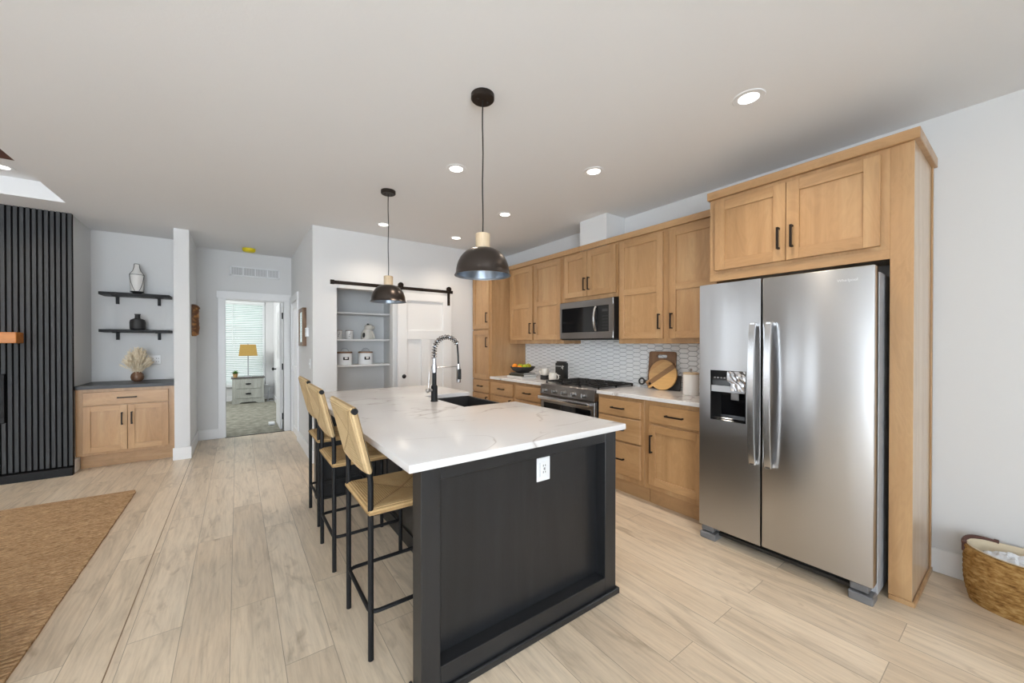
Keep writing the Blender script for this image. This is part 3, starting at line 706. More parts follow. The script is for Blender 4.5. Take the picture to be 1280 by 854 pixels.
b = NB(); box(b, 1.68, 1.698, 1.456, 2.37, .10, .905); box(b, 1.68, 1.698, 3.09, 3.77, .10, .905); box(b, 1.68, 1.698, 2.37, 3.09, .10, .66); box(b, 1.62, 1.64, 1.456, 3.77, 0, .10); box(b, .968, 1.68, 1.456, 3.77, .10, .118); obj('cabinet_front', b, 'black_wood_v', t)
ol = obj('outlet', box(NB(), 1.187, 1.271, 1.430, 1.436, .708, .824, .002), 'white_plastic', t, 'white wall outlet plate')
b = NB(); box(b, 1.212, 1.252, 1.4285, 1.4305, .732, .802, .001); obj('receptacle', b, 'trim', ol)
b = NB()
for z in (.752, .784): box(b, 1.224, 1.227, 1.4275, 1.4287, z-.005, z+.005); box(b, 1.237, 1.240, 1.4275, 1.4287, z-.004, z+.004)
for z in (.764, .771): box(b, 1.228, 1.238, 1.4275, 1.4287, z-.002, z+.002)
obj('socket_slots', b, 'black_plastic', ol)
b = NB()
for i in range(16): box(b, 1.203, 1.207, 1.429, 1.4301, .732+i*.0044, .7345+i*.0044)
obj('printed_lettering', b, 'grey_side', ol)
# countertop with the notch for the apron sink
b = NB(); prism(b, [(.51, 1.347), (1.762, 1.347), (1.752, 2.376), (1.30, 2.376), (1.30, 3.084), (1.747, 3.084), (1.742, 3.885), (.51, 3.885)], 2, .908, .94, 0, .003)
o = obj('island_countertop', b, 'quartz', origin=(1.1, 2.6, .908)); tag(o, 'large white quartz slab with faint veins on the black island', 'countertop')
# sink
b = NB(); X0, X1, Y0_, Y1_, zt, zb = 1.285, 1.742, 2.37+.004, 3.086, .9065, .67
w = .018
box(b, X0, X0+w, Y0_, Y1_, zb, zt, .003); box(b, X1-w, X1, Y0_, Y1_, zb, zt, .003); box(b, X0+w, X1-w, Y0_, Y0_+w, zb, zt); box(b, X0+w, X1-w, Y1_-w, Y1_, zb, zt); box(b, X0+w, X1-w, Y0_+w, Y1_-w, zb, zb+.015)
sk = obj('sink', b, 'sink', origin=(1.52, 2.73, zb)); tag(sk, 'black apron-front sink set into the island countertop', 'sink')
b = NB(); lathe(b, [(0, 0), (.045, 0), (.04, .004), (0, .002)], (1.50, 2.73, zb+.0155), 20); obj('drain', b, 'knob_steel', sk)
# faucet
fx, fy = 1.24, 2.742
t = thing('kitchen_faucet', 'tall black and chrome spring faucet beside the island sink', 'faucet', (fx, fy, .94))
b = NB(); lathe(b, [(0, 0), (.029, 0), (.029, .006), (.025, .010), (.025, .118), (.021, .124), (.0165, .128), (.0165, .222), (0, .222)], (fx, fy, .94), 20); obj('body', b, 'black_metal', t)
b = NB(); lathe(b, [(.016, .222), (.019, .225), (.019, .27), (.014, .30), (.014, .335), (0, .335)], (fx, fy, .94), 18); obj('collar', b, 'chrome', t)
b = NB(); tube(b, [(fx, fy, 1.03), (fx-.055, fy-.01, 1.03)], .011, 12); ball(b, (fx-.058, fy-.01, 1.03), .019, 12); tube(b, [(fx-.055, fy-.01, 1.03), (fx-.05, fy-.012, 1.12), (fx-.045, fy-.012, 1.17)], .0028, 8); obj('lever', b, 'knob_steel', t)
ac = (1.345, fy, 1.335); ar = .105
path = [(fx, fy, 1.27), (fx, fy, 1.30)] + arc(ac, ar, PI, PI*.14, 26) + [(1.447, fy, 1.30), (1.450, fy, 1.215)]
b = NB(); tube(b, path, .0075, 10); obj('hose', b, 'black_plastic', t)
# spring coil following the first part of the path
pts = [Vector(p) for p in path[:-2]]
cum = [0]
for a, c2 in zip(pts, pts[1:]): cum.append(cum[-1]+(c2-a).length)
def at(s):
    for i in range(len(pts)-1):
        if s <= cum[i+1]: return pts[i].lerp(pts[i+1], (s-cum[i])/max(1e-9, cum[i+1]-cum[i])), (pts[i+1]-pts[i]).normalized()
    return pts[-1], (pts[-1]-pts[-2]).normalized()
turns = 16; n = turns*10; hx = []
for i in range(n+1):
    p, d = at(cum[-1]*.97*i/n+.004); s = Vector((0, 1, 0)); u = d.cross(s); a = 2*PI*turns*i/n
    hx.append(p + (s*math.cos(a)+u*math.sin(a))*.0175)
b = NB(); tube(b, hx, .0040, 6); obj('spring', b, 'chrome', t)
b = NB(); tube(b, [(1.450, fy, 1.225), (1.450, fy, 1.19)], .013, 14); obj('spray_collar', b, 'chrome', t)
b = NB(); tube(b, [(1.450, fy, 1.20), (1.451, fy, 1.09), (1.452, fy, 1.075)], [.016, .018, .016], 14); sp = obj('spray_head', b, 'chrome', t)
b = NB(); box(b, 1.436, 1.466, fy-.021, fy-.013, 1.10, 1.185, .003); obj('spray_buttons', b, 'black_plastic', sp)
b = NB(); tube(b, [(fx, fy, 1.203), (1.44, fy, 1.205)], .004, 8); tube(b, [(fx, fy, 1.19), (fx, fy, 1.215)], .022, 16); obj('support_arm', b, 'chrome', t)

# ================================================================== STOOLS
def envelope(bm, P00, P10, P11, P01, nrm, th, ridge, N=20, sag=0.):
    """woven envelope panel: four triangles whose cords run parallel to their edge; both faces and rims"""
    lay = bm.verts.layers.float.get('cord') or bm.verts.layers.float.new('cord')
    lay2 = bm.verts.layers.float.get('seam') or bm.verts.layers.float.new('seam')
    P00, P10, P11, P01 = map(Vector, (P00, P10, P11, P01)); nrm = Vector(nrm).normalized()
    w = ((P10-P00).length + (P11-P01).length)/2; h = ((P01-P00).length + (P11-P10).length)/2
    def pt(u, v): return (P00*(1-u)+P10*u)*(1-v)+(P01*(1-u)+P11*u)*v
    for side in (1, -1):
        # each triangle is its own fan grid so the seams stay crisp
        for k in range(4):
            grid = []
            for j in range(N+1):                     # j: 0 at the rim, N at the centre
                row = []
                q = j/N
                for i in range(N+1):
                    a = -1+2*i/N; sm_ = (1-abs(a))*(1-q); a *= (1-q); d = 1-q
                    u, v = ((a, -d), (d, a), (-a, d), (-d, -a))[k]
                    u = (u+1)/2; v = (v+1)/2
                    p = pt(u, v)
                    e = max(abs(2*u-1), abs(2*v-1))
                    prof = max(0., 1-((e-.82)/.18)**2)**.5 if e > .82 else 1.
                    t_ = th/2*max(.2, prof) + ridge*(1-e)*(-1)
                    if sag and v < .5: p = p + (P00-P01).normalized()*sag*(1-2*v)*(4*u*(1-u))
                    vv = bm.verts.new(p + nrm*side*t_)
                    vv[lay] = (q*(h if k in (0, 2) else w)/2); vv[lay2] = sm_
                    row.append(vv)
                grid.append(row)
            for j in range(N):
                for i in range(N):
                    vs = [grid[j][i], grid[j][i+1], grid[j+1][i+1], grid[j+1][i]]
                    if j == N-1:
                        if i == 0: pass
                    try: bm.faces.new(vs)
                    except ValueError: pass
    # rim band closing front and back
    R = [(u, 0) for u in [i/N for i in range(N)]] + [(1, i/N) for i in range(N)] + [(1-i/N, 1) for i in range(N)] + [(0, 1-i/N) for i in range(N)]
    ring = []
    for (u, v) in R:
        p = pt(u, v)
        if sag and v < .5: p = p + (P00-P01).normalized()*sag*(1-2*v)*(4*u*(1-u))
        row = []
        for s in (1, -1):
            vv = bm.verts.new(p+nrm*s*th/2*.2); vv[lay] = 0; vv[lay2] = 1; row.append(vv)
        ring.append(row)
    for i in range(len(ring)):
        a, c2 = ring[i], ring[(i+1) % len(ring)]; bm.faces.new((a[0], c2[0], c2[1], a[1]))
    bmesh.ops.remove_doubles(bm, verts=bm.verts, dist=2e-5)
    return bm
def make_stool():
    """origin: middle of the stool on the floor; +X is the front (towards the island)"""
    t = thing('bar_stool', '', 'stool', (0, 0, 0), 'woven bar stools at the island')
    hw, xb, xf = .203, -.205, .205; r = .0125
    for s in (-1, 1):
        b = NB(); y = s*hw
        tube(b, [(xb, y, 0), (xb, y, .78), (xb-.006, y, .84), (xb-.040, y, .98), (xb-.070, y, 1.094)], r, 12); obj('leg', b, 'black_metal', t)
        b = NB(); tube(b, [(xf, y, 0), (xf, y, .632)], r, 12); obj('leg', b, 'black_metal', t)
    def rr(x0, x1, y0, y1, z, rad):
        out = []
        for (cx_, cy_, a) in ((x1-rad, y1-rad, 0), (x0+rad, y1-rad, PI/2), (x0+rad, y0+rad, PI), (x1-rad, y0+rad, 1.5*PI)):
            for i in range(5): out.append((cx_+rad*math.cos(a+PI/2*i/4), cy_+rad*math.sin(a+PI/2*i/4), z))
        return out
    b = NB(); tube(b, rr(xb, xf, -hw, hw, .205, .035), .0095, 10, 0, False, True); obj('foot_ring', b, 'black_metal', t)
    b = NB(); tube(b, rr(xb, xf, -hw, hw, .640, .02), .011, 10, 0, False, True); obj('seat_frame', b, 'black_metal', t)
    b = NB(); envelope(b, (xb-.014, -hw-.018, .648), (xf+.02, -hw-.018, .648), (xf+.02, hw+.018, .648), (xb-.014, hw+.018, .648), (0, 0, 1), .046, .020)
    obj('seat', b, 'cord_seat', t)
    b = NB(); zb_, zt_ = .822, 1.118; nx = Vector((1, 0, .24)).normalized()
    envelope(b, (xb-.004, hw+.016, zb_), (xb-.004, -hw-.016, zb_), (xb-.076, -hw-.016, zt_), (xb-.076, hw+.016, zt_), nx, .042, .015, 20, .022)
    bk = obj('backrest', b, 'cord', t)
    b = NB(); tube(b, [(xb-.0705, -hw-.026, 1.100), (xb-.0705, hw+.026, 1.100)], .0135, 14); obj('top_rail', b, 'black_metal', bk)
    return t
st = make_stool()
spots = [((.676, 1.909), 'bar stool nearest the camera, woven cord seat beside the white outlet end of the island', 0.),
         ((.680, 2.704), 'middle one of the three woven cord bar stools along the island', .0),
         ((.705, 3.395), 'farthest of the three woven cord bar stools, closest to the hallway', .0)]
for i, ((x, y), lab, rz) in enumerate(spots):
    o = st if i == 0 else copy_tree(st)
    o.location = (x, y, 0); o.rotation_euler.z = rz; o['label'] = lab

# ================================================================== PENDANTS AND CEILING LIGHTS
def make_pendant(loc, lab):
    x, y = loc; t = thing('pendant_lamp', lab, 'lamp', (x, y, 1.765), 'dome pendants over the island')
    z0 = 1.765
    n = 14; R_ = .150; hgt = .152
    prof = [(R_+.006, 0), (R_+.004, .006), (R_-.001, .012)] + [(.028+(R_-.030)*math.cos(PI/2*i/n)**.92, .012+(hgt-.012)*math.sin(PI/2*i/n)) for i in range(1, n)] + [(.028, hgt), (0, hgt)]
    b = NB(); lathe(b, prof, (x, y, z0), 48, 0)
    inner = [(max(0, r-.004), z-.003 if z > .01 else z) for r, z in prof]
    lathe(b, inner, (x, y, z0), 48, 1); lathe(b, [(R_+.006, 0), (R_+.002, 0)], (x, y, z0), 48, 0)
    obj('shade', b, ['shade_metal', 'shade_inner'], t)
    b = NB(); lathe(b, [(0, hgt), (.040, hgt-.002), (.040, hgt+.078), (.034, hgt+.082), (0, hgt+.082)], (x, y, z0), 28); obj('wood_cap', b, 'pale_wood', t)
    b = NB(); lathe(b, [(0, .085), (.02, .085), (.02, hgt-.005), (0, hgt-.005)], (x, y, z0), 16); ball(b, (x, y, z0+.065), .028, 16); obj('bulb', b, 'ceramic', t)
    b = NB(); N = 10; tube(b, [(x+.002*math.sin(i*1.3), y, z0+hgt+.08+(H-.03-z0-hgt-.08)*i/N) for i in range(N+1)], .0038, 8); obj('cord', b, 'black_plastic', t)
    b = NB(); lathe(b, [(0, 0), (.058, 0), (.064, .006), (.064, .030), (0, .030)], (x, y, H-.030), 32)
    for sx in (-.03, .03): ball(b, (x+sx, y, H-.031), .006, 8)
    obj('canopy', b, 'bronze', t); return t
make_pendant((1.107, 1.806), 'dark dome pendant lamp with wood cap, the nearer and larger-looking one')
make_pendant((1.108, 3.432), 'dark dome pendant lamp with wood cap, farther one before the pantry opening')
def downlight(x, y, z, lab, power=1.):
    t = thing('recessed_ceiling_light', lab, 'ceiling light', (x, y, z), 'recessed ceiling lights')
    b = NB(); lathe(b, [(.052, -.004), (.078, -.004), (.082, 0), (.052, .0)], (x, y, z), 32, closed=True); obj('trim_ring', b, 'white_plastic', t)
    b = NB(); lathe(b, [(0, -.002), (.0535, -.002)], (x, y, z), 28); obj('lens', b, 'lamp_lens', t)
    L = bpy.data.lights.new('downlight_beam', 'SPOT'); L.energy = DOWN_W*power; L.color = DOWN_C; L.spot_size = math.radians(128); L.spot_blend = .85; L.shadow_soft_size = .05
    o = bpy.data.objects.new('downlight_beam', L); COL.objects.link(o); o.parent = t; o.location = (0, 0, -.02)
DL_ = [(2.325, .952, 'lit recessed ceiling light nearest the camera, above the refrigerator'), (2.311, 2.079, 'lit recessed ceiling light between the near pendant and the refrigerator, second nearest'),
       (1.401, 2.683, 'lit recessed ceiling light just left of the near pendant cord'), (2.312, 3.321, 'lit recessed ceiling light just right of the near pendant cord'),
       (1.373, 4.428, 'lit recessed ceiling light beside the far pendant cord'), (2.31, 4.427, 'lit recessed ceiling light near the ceiling corner above the barn door')]
for x, y, lab in DL_: downlight(x, y, H, lab, 4.)
downlight(-1.66, 5.29, TZ, 'lit recessed light in the raised tray ceiling at far left', 6.)
b = NB(); box(b, TX0+.01, TX-.01, 4.62, 4.86, TZ-.06, TZ, .003); tag(obj('ceiling_beam', b, 'beam_wood', origin=(-2.8, 4.74, TZ-.06)), 'dark reddish wood beam in the raised tray ceiling', 'beam')
t = thing('smoke_detector', 'ceiling smoke detector under a yellow plastic dust cover in the hall', 'smoke detector', (.143, 6.665, H))
b = NB(); lathe(b, [(.066, 0), (.07, -.006), (.07, -.012), (.0, -.012)], (.143, 6.665, H), 24); obj('base', b, 'white_plastic', t)
b = NB(); lathe(b, [(.080, -.006), (.079, -.035), (.066, -.052), (.03, -.058), (0, -.058)], (.143, 6.665, H), 24); obj('dust_cover', b, 'yellow', t)

# ================================================================== PANTRY
def shelf(z, lab):
    b = NB(); box(b, .815, 1.752, 5.30, 5.655, z-.022, z, .002); o = obj('pantry_shelf', b, 'shelf_white', origin=(1.28, 5.48, z-.022)); tag(o, lab, 'shelf', 'white pantry shelves')
shelf(1.805, 'empty white pantry shelf, highest one inside the opening'); shelf(1.450, 'white pantry shelf holding mugs and the ceramic animal'); shelf(1.108, 'white pantry shelf holding two white lidded canisters')
def canister(x, lab):
    t = thing('canister', lab, 'canister', (x, 5.44, 1.108), 'white canisters in the pantry'); r = .094
    b = NB(); lathe(b, [(0, 0), (r-.006, 0), (r, .006), (r, .150), (r-.004, .154), (0, .154)], (x, 5.44, 1.108), 32); obj('body', b, 'white_plastic', t)
    b = NB(); lathe(b, [(0, .154), (r-.002, .154), (r+.001, .158), (r+.001, .170), (r-.004, .174), (0, .174)], (x, 5.44, 1.108), 32); obj('lid', b, 'walnut', t)
    b = NB(); tube(b, arc((x, 5.44, 1.108+.172), .05, 0, PI, 14), .004, 8); obj('handle', b, 'grey_side', t)
    b = NB(); y = 5.44-r-.003; box(b, x-.003-.035, x+.032, y, y+.006, 1.108+.065, 1.108+.105); fr_ = obj('label_plate', b, 'black_metal', t)
    b = NB(); box(b, x-.020, x+.016, y-.001, y+.001, 1.108+.078, 1.108+.103); obj('label_card', b, 'paper', fr_)
canister(1.168, 'white canister with wooden lid partly behind the left opening edge'); canister(1.438, 'white canister with wooden lid and raised loop handle, right one')
def mug(x, lab):
    t = thing('mug', lab, 'mug', (x, 5.41, 1.45), 'white mugs in the pantry')
    b = NB(); lathe(b, [(0, .004), (.044, .0), (.046, .004), (.047, .115), (.043, .115), (.042, .008), (0, .008)], (x, 5.41, 1.45), 24); tube(b, [(x-.046, 5.41, 1.54), (x-.075, 5.41, 1.535), (x-.080, 5.41, 1.50), (x-.068, 5.41, 1.475), (x-.045, 5.41, 1.475)], .006, 8); obj('cup', b, 'ceramic', t)
    b = NB(); lathe(b, [(.047, .112), (.0485, .112), (.0485, .118), (.043, .118), (.043, .112)], (x, 5.41, 1.45), 24); obj('rim', b, 'walnut', t)
    b = NB()
    for k in range(3): box(b, x-.02+.008*k, x-.004+.008*k, 5.41-.0485, 5.41-.046, 1.45+.035+.022*k, 1.45+.040+.022*k)
    obj('printed_mark', b, 'black_metal', t)
mug(1.085, 'white mug at the left end of the pantry shelf, half hidden'); mug(1.222, 'white mug standing between the half-hidden mug and the ceramic animal')
# ceramic animal
cx_, cy_, cz_ = 1.470, 5.43, 1.45
t = thing('ceramic_animal_jar', 'white ceramic seated animal jar with black spots on the pantry shelf', 'figurine', (cx_, cy_, cz_))
b = NB(); lathe(b, [(0, 0), (.080, 0), (.088, .02), (.084, .07), (.070, .11), (.056, .135), (0, .14)], (cx_-.005, cy_, cz_), 24, 0, 1, .85)
ball(b, (cx_+.012, cy_, cz_+.165), .056, 18, 1.1, .95, .85); ball(b, (cx_+.060, cy_, cz_+.165), .030, 14, 1.1, 1.1, .9)
tube(b, [(cx_+.03, cy_-.045, cz_+.11), (cx_+.055, cy_-.05, cz_+.06), (cx_+.066, cy_-.045, cz_+.012)], [.022, .02, .02], 10)
obj('body', b, 'cream_ceramic', t)
b = NB(); ball(b, (cx_-.066, cy_-.045, cz_+.055), .03, 12, .7, .6, 1.2); ball(b, (cx_-.01, cy_-.028, cz_+.208), .014, 10, 1.3, 1, .8); obj('black_spots', b, 'black_gloss', t, 'black glazed spots')
b = NB(); lathe(b, [(.064, .118), (.067, .122), (.064, .128)], (cx_+.002, cy_, cz_), 20, 0, 1, .85, closed=True); obj('neck_ring', b, 'ceramic', t)
# barn door, track
t = thing('barn_door', 'white three-panel sliding barn door hung before the pantry wall', 'door', (2.07, 4.87, .02))
F = FY(4.89); b = NB(); u0, u1 = 1.687, 2.456; v0, v1, n1 = .02, 2.062, .040
fbox(b, F, u0, u0+.125, v0, v1, 0, n1, .002); fbox(b, F, u1-.125, u1, v0, v1, 0, n1, .002)
fbox(b, F, u0+.125, u1-.125, 1.962, v1, 0, n1, .002); fbox(b, F, u0+.125, u1-.125, 1.45, 1.57, 0, n1, .002); fbox(b, F, u0+.125, u1-.125, v0, v0+.2, 0, n1, .002); fbox(b, F, 2.010, 2.133, v0+.2, 1.45, 0, n1, .002)
fbox(b, F, u0+.12, u1-.12, v0+.19, 1.97, .002, n1-.022); obj('panel', b, 'door_white', t)
for u in (1.722, 2.41):
    b = NB(); fbox(b, F, u-.02, u+.02, 1.925, 2.15, n1, n1+.006, .001); tube(b, [(u, 4.828, 2.152), (u, 4.850, 2.152)], .035, 20); tube(b, [(u, 4.822, 2.152), (u, 4.828, 2.152)], .012, 10)
    for z in (1.95, 2.02): tube(b, [(u, 4.840, z), (u, 4.846, z)], .008, 8)
    obj('hanger', b, 'bronze', t)
b = NB(); tube(b, [(1.757, 4.85, .965), (1.757, 4.822, .965)], [.012, .010], 12); ball(b, (1.757, 4.815, .965), .028, 16, 1, .6, 1); lathe(b, [(0, 0), (0, 0)], (0, 0, 0), 3); obj('knob', b, 'black_metal', t)
t = thing('barn_door_track', 'dark bronze flat rail above the pantry opening', 'rail', (1.68, 4.88, 2.117))
b = NB(); box(b, .893, 2.472, 4.858, 4.866, 2.097, 2.138, .001); box(b, .888, .93, 4.848, 4.875, 2.092, 2.143, .002); box(b, 2.45, 2.478, 4.848, 4.875, 2.097, 2.138, .002); obj('rail', b, 'bronze', t)
b = NB()
for u in (1.0, 1.35, 1.70, 2.05, 2.38): tube(b, [(u, 4.85, 2.117), (u, YP, 2.117)], .010, 10)
obj('standoff', b, 'bronze', t)

# ================================================================== NICHE CABINET, SHELVES AND THEIR OBJECTS
F = FY(6.10)
t = thing('niche_cabinet', 'maple cabinet with one drawer and two doors in the wall niche', 'cabinet', (-1.02, 6.4, 0))
b = NB(); box(b, -1.422, -.611, 6.10, 6.685, .155, .888, .002); obj('body', b, 'wood_v', t)
b = NB(); box(b, -1.408, -.624, 6.20, 6.68, 0, .155); obj('toe_kick', b, 'wood_x', t)
add_drawer(t, F, -1.363, -.667, .712, .852, .16, 'wood_x')
add_door(t, F, -1.363, -1.018, .188, .698, -1.058, .545, None, .058, 'wood_x', .14); add_door(t, F, -1.013, -.667, .188, .698, -.978, .545, None, .058, 'wood_x', .14)
b = NB(); box(b, -1.423, -.610, 6.06, 6.688, .888, .928, .003); tag(obj('niche_countertop', b, 'black_top', origin=(-1.02, 6.37, .888)), 'black stone top on the niche cabinet', 'countertop')
for z, lab in ((2.005, 'black wall shelf holding the white lined vase, higher of two'), (1.562, 'black wall shelf holding the squat charcoal vase, lower of two')):
    t = thing('wall_shelf', lab, 'shelf', (-1.0, 6.57, z-.035), 'black shelves in the niche')
    b = NB(); box(b, -1.315, -.690, 6.44, 6.688, z-.035, z, .003); obj('board', b, 'black_metal', t)
    for xx in (-1.195, -.815):
        b = NB(); box(b, xx-.014, xx+.014, 6.655, 6.688, z-.125, z-.035, .001); box(b, xx-.014, xx+.014, 6.46, 6.688, z-.043, z-.035, .001); obj('bracket', b, 'black_metal', t)
# lined vase
vx, vy, vz = -1.005, 6.55, 2.005
t = thing('lined_vase', 'white bottle vase with black outlines on the higher niche shelf', 'vase', (vx, vy, vz))
prof = [(0, .03), (.050, .03), (.058, .06), (.063, .12), (.066, .20), (.066, .235), (.060, .25), (.036, .285), (.024, .33), (.021, .372), (.016, .372), (0, .34)]
b = NB(); lathe(b, prof, (vx, vy, vz), 32); obj('body', b, 'matte_white', t)
b = NB(); lathe(b, [(0, 0), (.034, 0), (.034, .008), (.062, .026), (.066, .032), (.03, .034), (0, .03)], (vx, vy, vz), 28); obj('foot', b, 'black_felt', t, 'black flared foot')
b = NB(); cam_a = -PI/2 + .155
def on_vase(a, r_, z): return (vx+(r_+.0012)*math.cos(a), vy+(r_+.0012)*math.sin(a), vz+z)
for sg in (-1, 1):
    tube(b, [on_vase(cam_a+sg*(.35+.95*((z-.035)/.2)**.8), r_, z) for r_, z in ((.053, .035), (.058, .06), (.0605, .09), (.063, .12), (.0645, .16), (.066, .20), (.066, .235))], .003, 6)
    tube(b, [on_vase(cam_a+sg*1.3, r_, z) for r_, z in prof[5:10]], .003, 6)
for r_, z in ((.0665, .236), (.0215, .371)): tube(b, [on_vase(2*PI*k/28, r_-.001, z) for k in range(28)], .003, 6, 0, False, True)
obj('outline', b, 'black_felt', t, 'black painted outlines')
b = NB(); lathe(b, [(0, 0), (.060, 0), (.071, .012), (.073, .09), (.066, .122), (.045, .135), (.026, .142), (.024, .175), (.030, .196), (.025, .196), (.02, .17), (0, .15)], (-1.0, 6.55, 1.562), 32)
tag(obj('charcoal_vase', b, 'black_felt', origin=(-1.0, 6.55, 1.562)), 'squat charcoal bottle vase on the lower niche shelf', 'vase')
gx, gy, gz = -.992, 6.47, .928
b = NB(); lathe(b, [(0, 0), (.032, 0), (.055, .02), (.063, .055), (.056, .09), (.034, .112), (.030, .12), (.026, .12), (.03, .105), (.03, .05), (0, .03)], (gx, gy, gz), 28)
tag(obj('brown_vase', b, 'glass_brown', origin=(gx, gy, gz)), 'round brown glass vase on the black niche top', 'vase')
b = NB(); rnd = random.Random(3)
for k in range(150):
    a = rnd.uniform(0, 2*PI); sp_ = rnd.uniform(.0, 1.)**.55; L = rnd.uniform(.24, .31)
    tip_ = Vector((gx+math.cos(a)*sp_*.15, gy+math.sin(a)*sp_*.12, gz+.115+L*(1-.72*sp_**2.2)))
    base = Vector((gx+math.cos(a)*.012*sp_, gy+math.sin(a)*.012*sp_, gz+.07)); mid_ = base.lerp(tip_, .5)+Vector((0, 0, .02))
    tube(b, [base, mid_, tip_], [.0012, .0012, .0006], 4)
    d = (tip_-mid_).normalized()
    for q in range(16):
        s0 = mid_.lerp(tip_, .1+.9*q/16); dd = (d + Vector((rnd.uniform(-.7, .7), rnd.uniform(-.7, .7), rnd.uniform(-.4, .7)))).normalized()*rnd.uniform(.018, .034)
        tube(b, [s0, s0+dd*.6, s0+dd], [.0020, .0030, .0006], 3)
tag(obj('dried_grass_bouquet', b, 'plume', origin=(gx, gy, gz+.07)), 'beige dried pampas grass standing in the brown vase', 'dried flowers')
def plate(name, lab, cat, bmk, mat='white_plastic'): return tag(obj(name, bmk, mat), lab, cat)
t = thing('wall_outlet', 'white double outlet plate on the niche wall beside the dried grass', 'outlet', (-.86, 6.688, 1.15))
obj('plate', box(NB(), -.915, -.805, 6.682, 6.689, 1.125, 1.24, .002), 'white_plastic', t)
b = NB()
for xx in (-.885, -.835):
    for z in (1.16, 1.2): box(b, xx-.012, xx-.008, 6.680, 6.683, z-.006, z+.006); box(b, xx+.006, xx+.010, 6.680, 6.683, z-.006, z+.006)
obj('socket_slots', b, 'black_plastic', t)
# fireplace: mantel and insert
tag(obj('mantel_shelf', box(NB(), -3.3, -1.74, 5.82, 5.981, 1.394, 1.50, .004), 'mantel_wood', origin=(-2.5, 5.9, 1.394)), 'golden oak beam mantel on the black slatted wall', 'mantel')
t = thing('fireplace_insert', 'black electric fireplace set in the slatted wall', 'fireplace', (-2.5, 5.98, .61))
b = NB(); box(b, -3.2, -1.862, 5.965, 5.985, 1.03, 1.085, .002); box(b, -3.2, -1.862, 5.965, 5.985, .605, .66, .002); box(b, -1.90, -1.862, 5.965, 5.985, .66, 1.03, .002); box(b, -3.2, -3.16, 5.965, 5.985, .66, 1.03, .002); obj('frame', b, 'black_metal', t)
obj('glass', box(NB(), -3.16, -1.90, 5.975, 5.985, .66, 1.03), 'black_gloss', t)

# ================================================================== HALL
t = thing('return_air_grille', 'long white return air grille above the bedroom door', 'vent', (.23, 7.03, 2.41))
b = NB(); F = FY(7.03); u0, u1, v0, v1 = -.084, .548, 2.405, 2.553
fbox(b, F, u0, u1, v0, v0+.02, 0, .010, .001); fbox(b, F, u0, u1, v1-.02, v1, 0, .010, .001)
for k in range(5): uu = u0+(u1-u0-.018)*k/4; fbox(b, F, uu, uu+.018, v0, v1, 0, .010, .001)
obj('frame', b, 'white_plastic', t)
b = NB()
for k in range(44): uu = u0+.01+(u1-u0-.02)*k/43; fbox(b, F, uu-.0025, uu+.0025, v0+.02, v1-.02, .001, .008)
obj('louvers', b, 'white_plastic', t)
obj('backing', fbox(NB(), F, u0+.01, u1-.01, v0+.015, v1-.015, 0, .001), new_mat('vent_shadow_grey', (.46, .46, .46), .8), t)
# carved mask on the hall-left wall
my, b = 6.30, NB(); rnd = random.Random(5); seg = 12; rings = []
for j in range(25):
    z = 1.485+.405*j/24; q = j/24; wv = (.045+.015*math.sin(q*PI))*(1 if 0 < j < 24 else .6); dp = (.062+.010*math.sin(q*9)*.5+.014*math.sin(q*PI)) + (.010 if .84 < q < .95 else 0)
    if j in (0, 24): dp *= .6
    rings.append([b.verts.new((-.464+max(0, dp*math.sin(PI*k/(seg-1)))*(1+rnd.uniform(-.05, .05)), my-wv*math.cos(PI*k/(seg-1)), z)) for k in range(seg)])
for a, c2 in zip(rings, rings[1:]):
    for k in range(seg-1): b.faces.new((a[k], a[k+1], c2[k+1], c2[k]))
    b.faces.new((a[-1], a[0], c2[0], c2[-1]))
b.faces.new(rings[0]); b.faces.new(rings[-1])
mk = obj('carved_wall_mask', b, 'mask_wood', origin=(-.464, my, 1.485)); tag(mk, 'narrow carved brown wood mask on the white hall wall', 'wall art')
t = thing('framed_mirror', 'narrow brown wood framed mirror on the hall wall behind the stools', 'picture frame', (.69, 5.57, 1.36))
b = NB(); F = FX(.709)
for (a, c2, z0, z1) in ((5.40, 5.45, 1.36, 1.845), (5.72, 5.77, 1.36, 1.845), (5.45, 5.72, 1.36, 1.41), (5.45, 5.72, 1.795, 1.845)): fbox(b, F, a, c2, z0, z1, 0, .045, .003)
obj('frame', b, 'frame_wood', t); obj('glass', fbox(NB(), F, 5.45, 5.72, 1.41, 1.795, 0, .038), new_mat('mirror_glass', (.7, .72, .72), .08, .9), t)
t = thing('thermostat', 'small white thermostat box on the hall wall beside the brown frame', 'thermostat', (.70, 5.26, 1.47))
obj('body', fbox(NB(), F, 5.20, 5.31, 1.475, 1.585, 0, .028, .004), 'white_plastic', t); obj('screen', fbox(NB(), F, 5.225, 5.285, 1.525, 1.57, .028, .0295), 'grey_side', t)
t = thing('light_switch', 'white light switch plate on the hall wall above the farthest stool', 'switch', (.705, 5.09, 1.09))
obj('plate', fbox(NB(), F, 5.055, 5.130, 1.09, 1.21, 0, .006, .002), 'white_plastic', t); obj('toggle', fbox(NB(), F, 5.083, 5.102, 1.135, 1.165, .006, .014, .002), 'trim', t)

